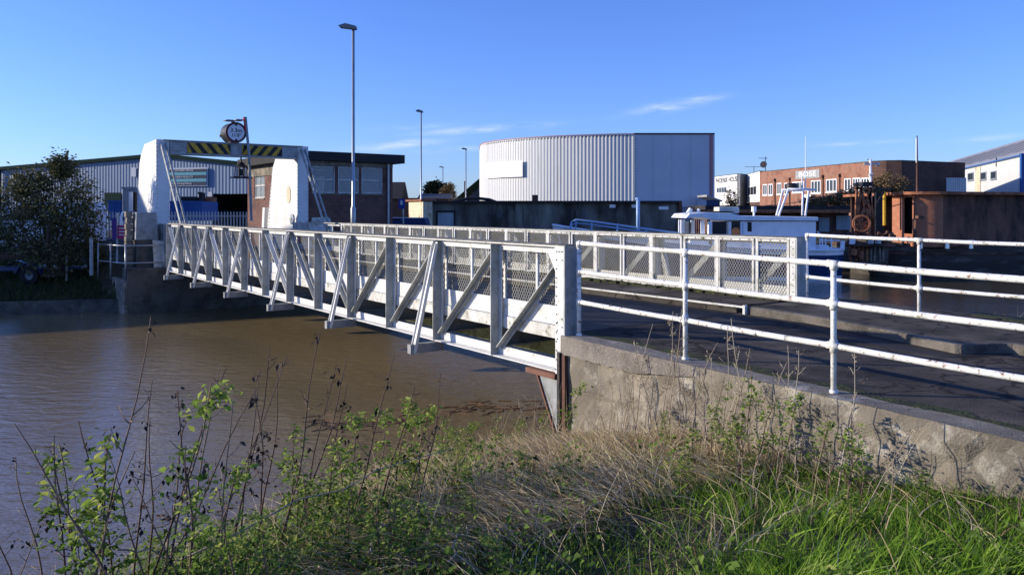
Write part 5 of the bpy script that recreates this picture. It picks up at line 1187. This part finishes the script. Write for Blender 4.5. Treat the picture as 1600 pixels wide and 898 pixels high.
# ------------------------------------------------------------------ vegetation
def np_mesh(name, co, faces3, tint, m):
    me = bpy.data.meshes.new(name); co = np.asarray(co, np.float32).reshape(-1, 3); f = np.asarray(faces3, np.int32)
    me.vertices.add(len(co)); me.vertices.foreach_set('co', co.ravel()); k = f.shape[1]
    me.loops.add(f.size); me.loops.foreach_set('vertex_index', f.ravel()); me.polygons.add(len(f)); me.polygons.foreach_set('loop_start', np.arange(0, f.size, k)); me.polygons.foreach_set('loop_total', np.full(len(f), k))
    at_ = me.attributes.new('tint', 'FLOAT', 'POINT'); at_.data.foreach_set('value', np.asarray(tint, np.float32)); me.materials.append(m); me.update(); return me
def blades(P, h, width, lean, az, tint, m, name, segs=3, droop=.0):
    n = len(P); s = np.linspace(0, 1, segs+1)
    d = np.stack([np.cos(az), np.sin(az), np.zeros(n)], -1); ro = rng.uniform(-1.2, 1.2, n); sd = np.stack([-np.sin(az+.6)*np.cos(ro), np.cos(az+.6)*np.cos(ro), np.sin(ro)], -1)
    co = np.zeros((n, segs+1, 2, 3))
    for i, q in enumerate(s):
        up = h*(q-droop*q*q*lean); c = P+d*(h*lean*q**1.6)[:, None]; c[:, 2] += up*np.sqrt(np.clip(1-(lean*.75)**2, .05, 1))
        wd = width*(1-q**1.7)*.5+.0004
        co[:, i, 0] = c-sd*wd[:, None]; co[:, i, 1] = c+sd*wd[:, None]
    base = (np.arange(n)*(segs+1)*2)[:, None]
    q = np.concatenate([base+np.array([[2*i, 2*i+1, 2*i+3, 2*i+2]]) for i in range(segs)], 0)
    return np_mesh(name, co.reshape(-1, 3), q, np.repeat(tint, (segs+1)*2), m)
def leaves(P, nrm, dirs, size, tint, m, name):
    """pointed leaf of four triangles folded about its midrib"""
    n = len(P); nrm = nrm/np.linalg.norm(nrm, axis=1)[:, None]; dirs = dirs-nrm*(dirs*nrm).sum(1)[:, None]; dirs /= np.linalg.norm(dirs, axis=1)[:, None]+1e-9; sd = np.cross(nrm, dirs)
    s = size[:, None]
    v = np.stack([P, P+dirs*s*.45+sd*s*.3+nrm*s*.1, P+dirs*s*.5-nrm*s*.05, P+dirs*s*.42-sd*s*.3+nrm*s*.1, P+dirs*s*1.0-nrm*s*.12], 1)
    b = (np.arange(n)*5)[:, None]
    f = np.concatenate([b+np.array([[0, 2, 1]]), b+np.array([[0, 3, 2]]), b+np.array([[1, 2, 4]]), b+np.array([[2, 3, 4]])], 0)
    return np_mesh(name, v.reshape(-1, 3), f, np.repeat(tint, 5), m)
def stuff_obj(name, me, label=None, parent=None):
    o = link(name, me, parent, kind='stuff')
    if label: o['label'] = label
    if parent is None and label: o['category'] = name.replace('_', ' ')
    return o
def clump(X, Y, s=1.1, seed=11): return noise2(X, Y, s, seed)
def sample_bank(n, x0, x1, y0, y1, cond):
    X = rng.uniform(x0, x1, n); Y = rng.uniform(y0, y1, n); t = (X-OX)*DX+(Y-OY)*DY; w = (X-OX)*DY-(Y-OY)*DX
    sd = sd_poly(X, Y, SHORE); k = (w < -.17) & (sd > .05) & (np.abs(X) < .75*Y+.9) & cond(X, Y, sd, w, t); return X[k], Y[k], sd[k], w[k], t[k]
# green grass: right hand bank
def green_zone(X, Y): # 1 where lush
    v = clump(X, Y, 1.3, 21)*1.3+(X-.25*(Y-4))*1.0-.85-(Y-4.8)*.28
    return np.clip(v*1.5+.2, 0, 1)
X, Y, sd, w, t = sample_bank(150000, -3.2, 6, 2.6, 9.4, lambda X, Y, sd, w, t: rng.random(len(X)) < green_zone(X, Y)*np.clip(.45+.9*clump(X, Y, 2.6, 8)+.5*clump(X, Y, 7, 9), .04, 1))
X, Y = X[:60000], Y[:60000]; n = len(X); P = np.stack([X, Y, H(X, Y)-.01], -1)
cl = clump(X, Y, 2.2, 5)
az = clump(X, Y, 2.9, 31)*5+rng.normal(0, 1.0, n)-.6
wv = (X-OX)*DY-(Y-OY)*DX; gh = rng.uniform(.06, .24, n)*(1+.5*cl)*np.clip(.3+.35*-wv, .35, 1)+.02
stuff_obj('grass', blades(P, np.clip(gh, .06, .42), rng.uniform(.007, .017, n), rng.uniform(.3, 1.2, n), az, np.clip(rng.normal(.5, .22, n)+.25*cl, 0, 1), grassm, 'grass'), 'bright green grass covering the near bank below the wall')
# short thin grass everywhere on the bank
X, Y, sd, w, t = sample_bank(90000, -5.2, 6, 2.6, 10.3, lambda X, Y, sd, w, t: (rng.random(len(X)) < .6))
n = min(34000, len(X)); X, Y = X[:n], Y[:n]; P = np.stack([X, Y, H(X, Y)-.01], -1)
stuff_obj('undergrowth', blades(P, rng.uniform(.04, .2, n), rng.uniform(.004, .01, n), rng.uniform(.1, 1.1, n), rng.uniform(0, 6.28, n), np.clip(rng.normal(.34, .2, n), 0, 1), grassm, 'undergrowth'), 'short dark undergrowth between the taller weeds on the near bank')
# straw: flattened pale grass
def straw_zone(X, Y, sd):
    v = 1.35-np.abs((Y-(7.0-.42*X))/2.7)+clump(X, Y, 1.2, 44)*.7+.1
    v = np.where(X < -1.3, v*.25, v)-green_zone(X, Y)*.95*(Y < 7.6-.42*X); return np.clip(v, 0.02, 1)
X, Y, sd, w, t = sample_bank(150000, -4, 5.5, 3.2, 10.6, lambda X, Y, sd, w, t: rng.random(len(X)) < straw_zone(X, Y, sd)*.55*np.where(t > -3.2, 1, .12))
n = min(36000, len(X)); X, Y = X[:n], Y[:n]; P = np.stack([X, Y, H(X, Y)-.005], -1); P[:, 2] += rng.uniform(0, .12, n)
az = 2.6+clump(X, Y, 1.4, 61)*3.4+rng.normal(0, .5, n)
stuff_obj('dead_grass', blades(P, rng.uniform(.12, .46, n)*np.clip(.5-.3*((X-OX)*DY-(Y-OY)*DX), .5, 1), rng.uniform(.004, .009, n), rng.uniform(.75, 1.3, n), az, np.clip(rng.normal(.5, .24, n), 0, 1), strawm, 'dead_grass', segs=4, droop=.35), 'matted pale dead grass lying along the foot of the wall')
# upright dry stalks near the abutment and along the wall
X, Y, sd, w, t = sample_bank(60000, -1.2, 5.0, 5.0, 10.4, lambda X, Y, sd, w, t: (rng.random(len(X)) < np.where(((w > -.9) & (X < 3.6)) | ((sd < .9) & (X > -1.0)),     .03, .0015)*np.where(t > -3.4, 1, .15)))
n = len(X); P = np.stack([X, Y, H(X, Y)-.01], -1)
stuff_obj('dry_stalks', blades(P, rng.uniform(.3, .85, n), rng.uniform(.003, .006, n), rng.uniform(.05, .55, n), rng.normal(.2, .9, n), np.clip(rng.normal(.55, .2, n), 0, 1), strawm, 'dry_stalks', segs=4), 'thin upright dry straw stalks in front of the concrete wall')
# low leaves
X, Y, sd, w, t = sample_bank(200000, -5, 4.5, 2.7, 9.6, lambda X, Y, sd, w, t: rng.random(len(X)) < np.clip(.5*clump(X, Y, 1.5, 71)+np.where(X < -.5, .26, np.where(X < .7, .06, 0))-.1*np.clip(Y-5.5, 0, 9)+np.where((Y < 4.6) & (X < 1.2), .2, 0), 0, .55))
n = min(22000, len(X)); X, Y = X[:n], Y[:n]; P = np.stack([X, Y, H(X, Y)+rng.uniform(.0, .24, n)*(1+.9*clump(X, Y, 1.5, 71))], -1)
nr = np.stack([rng.normal(-.8, .6, n), rng.normal(-.3, .5, n), np.ones(n)*.8], -1); dr = rng.normal(0, 1, (n, 3))
stuff_obj('ground_leaves', leaves(P, nr, dr, rng.choice([.022, .032, .045, .06], n)*rng.uniform(.7, 1.2, n), np.clip(rng.normal(.42, .2, n), 0, 1), greenm, 'ground_leaves'), 'low green nettle and bramble leaves over the near bank')
# individual weeds
def stem_mesh(paths, name):
    m = MB(); tv = []
    for pts, r0, r1, tn in paths:
        k0 = len(m.v); n = len(pts); m.tube(pts, [r0+(r1-r0)*i/(n-1) for i in range(n)], 5); tv += [tn]*(len(m.v)-k0)
    me = newmesh(name, m, stemm, True); a = me.attributes.new('tint', 'FLOAT', 'POINT'); a.data.foreach_set('value', np.asarray(tv, np.float32)); return me
def make_weed(kind, seed):
    """unit plant 1 m tall at the origin"""
    r = random.Random(seed); g = np.random.default_rng(seed)
    bend = r.uniform(-.12, .12); bend2 = r.uniform(-.1, .1)
    main = [(bend*q*q+.012*math.sin(q*9+seed), bend2*q*q+.01*math.cos(q*8+seed), q) for q in np.linspace(0, 1, 9)]
    tn = r.uniform(.1, .45) if kind != 'pale' else r.uniform(.6, 1)
    paths = [(main, .0068 if kind != 'pale' else .0055, .0026, tn)]; tips = []
    nb = {'leafy': 12, 'dead': 7, 'pale': 11}[kind]
    for i in range(nb):
        q = r.uniform(.3, .97); b = Vector(np.array([np.interp(q, [p[2] for p in main], [p[k] for p in main]) for k in range(3)])); a = r.uniform(0, 6.28); L = r.uniform(.05, .2)*(1.25-q); up = r.uniform(.3, 1.3)
        d = Vector((math.cos(a), math.sin(a), up)).normalized(); e = b+d*L; mid = b+d*L*.5+Vector((0, 0, -.008)); paths.append(([b, mid, e], .0027, .0016, min(1, tn+.1))); tips.append((e, d, q)); tips.append((mid, d, q))
    me_s = stem_mesh(paths, 'stem'); P = []; D = []; S = []; T = []
    if kind == 'leafy':
        for e, d, q in tips:
            for k in range(r.randint(6, 10)): P.append(e+Vector((r.gauss(0, .028), r.gauss(0, .028), r.gauss(0, .03)))); D.append(Vector((d.x+r.gauss(0, .8), d.y+r.gauss(0, .8), r.gauss(-.1, .4)))); S.append(r.choice((r.uniform(.012, .025), r.uniform(.02, .045), r.uniform(.025, .06), r.uniform(.03, .05)))); T.append(min(1, max(0, r.gauss(.4+.4*q, .2))))
    elif kind == 'dead':
        for e, d, q in tips[::2]:
            if r.random() < .6:
                for k in range(r.randint(2, 5)): P.append(e+Vector((r.gauss(0, .012), r.gauss(0, .012), r.gauss(0, .014)))); D.append(Vector((r.gauss(0, .6), r.gauss(0, .6), -1))); S.append(r.uniform(.015, .04)); T.append(r.random())
    else:
        for e, d, q in tips:
            for k in range(3): P.append(e+Vector((r.gauss(0, .01), r.gauss(0, .01), r.gauss(0, .012)))); D.append(Vector((r.gauss(0, .6), r.gauss(0, .6), .3))); S.append(r.uniform(.008, .018)); T.append(r.random())
    me_l = None
    if P:
        P = np.array([tuple(p) for p in P]); D = np.array([tuple(p) for p in D]); n = len(P)
        nr = np.stack([g.normal(0, .7, n), g.normal(0, .7, n), np.ones(n)*.6], -1)
        me_l = leaves(P, nr, D, np.array(S), np.array(T), {'leafy': greenm, 'dead': deadm, 'pale': strawm}[kind], 'foliage')
    return me_s, me_l
WEEDS = {k: [make_weed(k, s*7+i*100+3) for s in range(9)] for i, k in enumerate(('leafy', 'dead', 'pale'))}
WLAB = {'leafy': ('leafy_weed', 'leafy green weed stem growing on the near river bank', 'weed', 'leafy weeds on the near bank'),
        'dead': ('dead_weed', 'thin dark dead weed stalk with shrivelled leaves above the near bank', 'weed', 'dead weed stalks on the near bank'),
        'pale': ('dry_weed', 'pale branching dry weed stalk in front of the retaining wall', 'weed', 'dry weed stalks by the retaining wall')}
def weed(kind, x, y, top, h=None, tilt=(0, 0), thick=1.0, lab2=None):
    """root at ground (x,y); tip reaches the point top (world) or height h"""
    z = float(H(np.array(x), np.array(y)))-.02; base = Vector((x, y, z))
    tip = Vector(top) if top is not None else base+Vector((tilt[0]*h, tilt[1]*h, h))
    v = tip-base; L = v.length; nm, lab, cat, grp = WLAB[kind]
    r_ = bpy.data.objects.new(nm, None); COL.objects.link(r_); r_.location = base; r_['label'] = lab2 or lab; r_['category'] = cat; r_['group'] = grp; r_.empty_display_size = .1
    q = v.to_track_quat('Z', 'Y'); r_.rotation_mode = 'QUATERNION'; r_.rotation_quaternion = q @ Matrix.Rotation(random.uniform(0, 6.28), 3, 'Z').to_quaternion()
    sxy = max(.75, min(1.2, L))*thick
    r_.scale = (sxy, sxy, L)
    ms, ml = random.choice(WEEDS[kind]); link('stem', ms, r_)
    if ml: link('foliage', ml, r_, kind='stuff')
def pw(kind, bx, by, tx, ty, Y, dY=0, thick=1.0):
    HERO = {(208, 495): 'tallest dark dead stalk, leaning right high over the left river water', (330, 590): 'leafy weed reaching highest over the water, left of the picture centre', (1172, 570): 'green leafy weed climbing highest in front of the middle of the concrete wall', (-10, 760): 'dead stalk leaning out of the left picture edge', (62, 690): 'dead stalk nearest the bottom left corner standing over open water', (1055, 480): 'tallest pale dry weed reaching the middle pipe rail beside the second post', (1245, 540): 'pale dry weed standing between the second and third railing posts', (1440, 660): 'rightmost pale dry weed leaning against the wall', (800, 630): 'leftmost dry weed bending left beside the bearing bracket', (780, 655): 'leafy weed standing alone just left of the bearing bracket'}
    """stem seen from photo pixel (bx,by) to (tx,ty), standing at distance Y"""
    X = (bx-800)/F*Y; z = float(H(np.array(X), np.array(Y))); yb = 328+(1.5-z)*F/Y
    # extend the line down to the ground
    tipp = px(tx, ty, Y+dY); 
    s = (yb-ty)/(by-ty) if by != ty else 1; xb = tx+(bx-tx)*s; X = (xb-800)/F*Y
    weed(kind, X, Y, tipp, thick=thick, lab2=HERO.get((tx, ty)))
for a in ((155, 898, 208, 495, 4.6), (165, 898, 60, 645, 4.4), (100, 898, 62, 690, 4.9), (120, 890, 70, 700, 5.0), (240, 898, 330, 580, 5.0), (250, 898, 395, 600, 4.8), (235, 898, 243, 645, 5.2), (262, 898, 268, 640, 5.5), (290, 898, 335, 575, 5.2), (225, 898, 195, 690, 4.7),
          (320, 890, 440, 560, 5.4), (350, 890, 452, 545, 5.6), (372, 880, 400, 580, 5.8), (395, 880, 455, 590, 6.0), (430, 890, 520, 520, 5.6), (452, 880, 548, 560, 5.8), (470, 870, 500, 570, 6.2), (520, 890, 632, 560, 5.6), (560, 880, 662, 600, 5.8), (285, 898, 300, 690, 4.6), (180, 898, 143, 650, 5.1),
          (20, 898, -10, 760, 4.8), (60, 898, 0, 720, 5.0), (300, 880, 312, 610, 5.0), (600, 860, 690, 640, 6.2), (640, 860, 700, 590, 6.0), (505, 860, 530, 600, 6.4), (410, 870, 415, 610, 6.1), (340, 898, 365, 640, 4.5), (212, 898, 226, 600, 5.3), (20, 898, 50, 800, 4.9), (128, 898, 100, 770, 4.9), (278, 898, 232, 730, 4.6)):
    pw('dead', *a)
for a in ((150, 898, 130, 690, 4.8), (120, 898, 90, 700, 5.0), (140, 898, 165, 705, 4.7), (260, 898, 330, 590, 5.0), (170, 898, 110, 740, 4.6), (440, 880, 470, 680, 5.8), (500, 870, 520, 690, 5.9), (540, 870, 560, 640, 6.1), (580, 860, 610, 635, 6.2), (610, 860, 625, 640, 6.4), (650, 850, 655, 640, 6.6),
          (690, 850, 690, 650, 7.0), (780, 760, 780, 655, 7.6), (760, 780, 745, 690, 7.4), (600, 850, 665, 628, 6.6), (720, 800, 722, 660, 7.6), (480, 880, 490, 715, 5.4), (540, 880, 545, 730, 5.3), (1170, 680, 1172, 570, 6.9), (1110, 700, 1105, 590, 7.0), (1185, 700, 1205, 620, 6.6), (1150, 720, 1140, 640, 6.6),
          (1220, 720, 1225, 610, 6.3), (1330, 740, 1340, 640, 5.6), (1090, 740, 1075, 650, 6.8), (300, 898, 296, 760, 4.3), (370, 898, 380, 770, 4.4), (420, 898, 410, 790, 4.3), (350, 898, 340, 730, 4.7), (640, 880, 648, 760, 5.0), (590, 890, 580, 770, 4.8), (560, 870, 520, 680, 5.7), (470, 870, 455, 660, 6.0)):
    pw('leafy', *a, thick=1.25)
for a in ((990, 700, 1000, 505, 8.3), (975, 700, 985, 540, 8.3), (1030, 700, 1060, 490, 8.0), (1020, 710, 1010, 530, 8.0), (1045, 700, 1055, 480, 7.9), (1060, 700, 1110, 530, 7.8), (1035, 720, 1070, 560, 7.8), (1130, 700, 1140, 510, 7.3), (1140, 700, 1155, 540, 7.2), (1160, 700, 1163, 500, 7.1), (1215, 720, 1245, 540, 6.6), (1240, 740, 1245, 545, 6.4),
          (1320, 720, 1365, 560, 5.9), (1000, 690, 965, 560, 8.4), (950, 700, 958, 600, 8.7), (1100, 720, 1120, 560, 7.2), (1180, 740, 1215, 560, 6.7), (1370, 760, 1440, 660, 5.2), (1395, 770, 1425, 690, 5.1), (880, 690, 850, 600, 8.6), (860, 700, 830, 615, 8.4), (845, 710, 800, 630, 8.2)):
    pw('pale', *a)
for i in range(40):
    yy = random.uniform(5.0, 8.4); p = px(random.uniform(400, 760), 700, yy)
    if float(sd_poly(np.array([p[0]]), np.array([yy]), SHORE)[0]) < .12: continue
    weed('leafy', p[0], yy, None, random.uniform(.22, .5), (random.uniform(-.1, .35), random.uniform(-.1, .1)), thick=1.15)
for i in range(20):     # scattered weeds over the left half of the bank
    for _ in range(20):
        x = random.uniform(-4.2, .6); y = random.uniform(4.2, 8.6); sdv = float(sd_poly(np.array([x]), np.array([y]), SHORE)[0])
        if sdv > .1 and abs(x) < .66*y and y > 3.4: break
    k = random.choice(('leafy', 'leafy', 'dead')); weed(k, x, y, None, random.uniform(.22, .5)*(1 if k == 'leafy' else 1.5), (random.uniform(-.05, .3), random.uniform(-.1, .1)), thick=1.3 if k == 'leafy' else 1)
for i in range(16):     # plants whose shadows fall on the right part of the wall
    s = random.uniform(2.6, 5.6); wv = random.uniform(-1.3, -.5); p = B(-s, wv); weed(random.choice(('leafy', 'pale', 'dead')), p[0], p[1], None, random.uniform(.3, .62), (random.uniform(-.1, .3), 0), thick=1.2)
for i in range(34):
    s_ = random.uniform(.1, 3.9); p = B(-s_, random.uniform(-1.1, -.24)); weed(random.choice(('pale', 'pale', 'pale', 'leafy')), p[0], p[1], None, random.uniform(.3, .85), (random.uniform(-.2, .3), random.uniform(-.1, .1)))
for i in range(7):
    s_ = random.uniform(2.2, 6); p = B(-s_, random.uniform(-1.5, -.5)); weed('leafy', p[0], p[1], None, random.uniform(.28, .6), (random.uniform(-.2, .2), 0), thick=1.3)
# fallen branches
for x0, y0, x1, y1, Y in ((270, 880, 700, 700, 4.7), (180, 860, 300, 890, 4.6), (860, 880, 1010, 740, 5.2), (700, 880, 740, 820, 4.6), (560, 880, 640, 790, 4.9)):
    A = Vector(px(x0, y0, Y)); C2 = Vector(px(x1, y1, Y*1.15)); g_ = float(H(np.array(A.x), np.array(A.y))); A.z = max(A.z, g_); pth = [A.lerp(C2, k/7)+Vector((.03*math.sin(k*1.9), .02*math.cos(k*2.3), .05*math.sin(math.pi*k/7)+.015*math.sin(k*2.7))) for k in range(8)]
    me = stem_mesh([(pth, .0065, .0025, .8)], 'fallen_stalk'); o = link('fallen_stalk', me); o['label'] = 'long pale dead stalk leaning low across the near bank'; o['category'] = 'stalk'; o['group'] = 'fallen stalks on the near bank'
# floating debris
def debris():
    m = MB()
    for i in range(150):
        u = random.random(); x = 480+400*u; y = 650+14*math.sin(u*5+1)+random.gauss(0, 6)
        Y = (1.5-WATER)*F/(y-328); X = (x-800)/F*Y; a = random.uniform(0, 3.14); L = random.uniform(.04, .22)
        m.bar((X-L*math.cos(a), Y-L*math.sin(a)*.5, WATER+.002), (X+L*math.cos(a), Y+L*math.sin(a)*.5, WATER+.005), .014, .008)
    for i in range(50):
        x = random.uniform(60, 620); y = random.uniform(790, 830)+random.gauss(0, 8) if x < 300 else random.uniform(690, 800)
        Y = (1.5-WATER)*F/(y-328); X = (x-800)/F*Y; a = random.uniform(0, 3.14); L = random.uniform(.01, .05); m.bar((X-L*math.cos(a), Y-L*math.sin(a)*.5, WATER+.004), (X+L*math.cos(a), Y+L*math.sin(a)*.5, WATER+.01), .014, .01)
    o = solo('floating_debris', m, rustd, 'line of dark twigs and reed litter floating near the bank', 'debris', kind='stuff')
debris()
# far side of the road: verge reeds
def reeds():
    Xs = []; 
    n = 9000; wv = rng.uniform(5.45, 7.4, n); tv = rng.uniform(-9, -2.3, n); k = rng.random(n) < np.clip(.5+.6*np.sin(tv*2.3)*np.sin(wv*3+1)+(-tv-3)*.12, .05, 1); wv, tv = wv[k], tv[k]
    X = OX+DX*tv+DY*wv; Y = OY+DY*tv-DX*wv; n = len(X); P = np.stack([X, Y, H(X, Y)-.01], -1)
    return blades(P, rng.uniform(.1, .5, n), rng.uniform(.004, .008, n), rng.uniform(.1, .7, n), rng.uniform(0, 6.28, n), np.clip(rng.normal(.5, .25, n), 0, 1), strawm, 'verge_reeds', segs=4)
stuff_obj('verge_reeds', reeds(), 'dry straw coloured reeds on the basin side of the footway')
# grass on far left bank, blade colours darkened to deepen its shade
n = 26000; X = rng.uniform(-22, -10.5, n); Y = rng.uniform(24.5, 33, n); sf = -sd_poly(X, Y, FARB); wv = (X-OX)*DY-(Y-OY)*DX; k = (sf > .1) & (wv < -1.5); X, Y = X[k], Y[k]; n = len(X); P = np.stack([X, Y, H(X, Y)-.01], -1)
stuff_obj('bank_grass', blades(P, rng.uniform(.08, .3, n), rng.uniform(.015, .03, n), rng.uniform(.2, .9, n), rng.uniform(0, 6.28, n), np.clip(rng.normal(.3, .2, n), 0, 1), mat('shade_darkened_grass', (.05, .06, .02), .8, tint=[(.02, .025, .01), (.05, .06, .02), (.09, .12, .03), (.2, .17, .09)], spec=.1), 'bank_grass'), 'dark green grass on the shaded far left bank')
# shrub
def shrub(name, label, cat, base, lobes, nleaf, lsize, m_leaf, m_bark, nbr=26, seed=1, clumps=150):
    r = random.Random(seed); g = np.random.default_rng(seed); root = thing(name, label, cat, base); b = Vector(base); mt = MB(); tips = []
    for i in range(nbr):
        lb = r.choice(lobes); c = Vector(lb[0]); rad = Vector(lb[1]); d = Vector((r.gauss(0, 1), r.gauss(0, 1), r.gauss(.1, 1))).normalized(); e = c+Vector((d.x*rad.x, d.y*rad.y, d.z*rad.z))*r.uniform(.7, 1.03); s = b+Vector((r.gauss(0, .15), r.gauss(0, .15), 0)); mid = s.lerp(e, .45)+Vector((r.gauss(0, .2), r.gauss(0, .2), -.1*r.random()))
        mt.tube([s, s.lerp(mid, .5)+Vector((0, 0, .08)), mid, mid.lerp(e, .5), e], [.06, .045, .03, .018, .008], 6); tips.append(e)
    part('trunk', mt, m_bark, root, smooth=True)
    cs = []
    for i in range(clumps):
        lb = r.choice(lobes); c = Vector(lb[0]); rad = Vector(lb[1]); d = Vector((r.gauss(0, 1), r.gauss(0, 1), r.gauss(0, 1))).normalized(); k = r.uniform(.35, 1.02)**.6; cs.append((c+Vector((d.x*rad.x, d.y*rad.y, d.z*rad.z))*k, r.uniform(.14, .3)))
    cs += [(t_, .2) for t_ in tips]
    idx = g.integers(0, len(cs), nleaf); C0 = np.array([tuple(c[0]) for c in cs])[idx]; S0 = np.array([c[1] for c in cs])[idx]
    P = C0+g.normal(0, 1, (nleaf, 3))*S0[:, None]*.62*max(1, lsize/.1)**.3; nr = np.stack([g.normal(0, .6, nleaf), g.normal(0, .6, nleaf), np.ones(nleaf)*.8], -1)
    dr = (P-C0)+np.array([0, 0, .05])+g.normal(0, .05, (nleaf, 3)); T = np.clip(g.normal(.45, .22, nleaf), 0, 1)
    P = P-np.array(base); me = leaves(P, nr, dr, g.uniform(.6, 1.3, nleaf)*lsize, T, m_leaf, 'crown'); link('crown', me, root, kind='stuff'); return root
Ys = 27.6
def L3(x, y, rx, ry, dy=0, Y=Ys): c = px(x, y, Y+dy); return (c, (rx*Y/F, rx*Y/F*.8, ry*Y/F))
shrub('evergreen_shrub', 'big dark evergreen shrub spreading over the left bank beside the trailer', 'shrub', px(82, 432, Ys), [L3(70, 350, 70, 60), L3(95, 310, 52, 50), L3(30, 330, 45, 55), L3(120, 345, 40, 45), L3(96, 262, 14, 12), L3(50, 290, 30, 22), L3(80, 395, 55, 28), L3(-20, 350, 50, 60)], 14000, .12, tint_leaf, bark, nbr=60, seed=4, clumps=420)
shrub('low_bush', 'low dark bush between the big shrub and the notice boards', 'bush', px(150, 420, 29), [L3(150, 395, 22, 25, Y=29), L3(135, 380, 18, 20, Y=29)], 2200, .1, tint_leaf, bark, nbr=10, seed=8, clumps=40)
shrub('round_tree', 'dark round evergreen tree far away between the lamp posts', 'tree', px(680, 320, 110), [L3(682, 297, 14, 12, Y=110), L3(676, 300, 9, 12, Y=110)], 3000, .45, pinem, bark, nbr=8, seed=9, clumps=60)
shrub('bare_round_tree', 'brown leafless round tree next to the dark evergreen in the distance', 'tree', px(700, 322, 108), [L3(700, 303, 11, 15, Y=108)], 2600, .25, bushm, bark, nbr=16, seed=10, clumps=60)
shrub('brown_bush', 'tangled brown winter bush growing over the brick wall behind the crane', 'bush', px(1345, 330, 90), [L3(1350, 305, 40, 16, Y=90), L3(1320, 312, 32, 12, Y=90), L3(1390, 290, 32, 18, Y=90), L3(1280, 316, 26, 8, Y=90), L3(1375, 300, 26, 18, Y=90)], 15000, .22, bushm, bark, nbr=50, seed=12, clumps=300)
shrub('bare_bush', 'small bare dark bush in front of PHOENIX HOUSE', 'bush', px(1145, 325, 70), [L3(1142, 308, 9, 14, Y=70)], 260, .2, deadm, bark, nbr=30, seed=13, clumps=26)
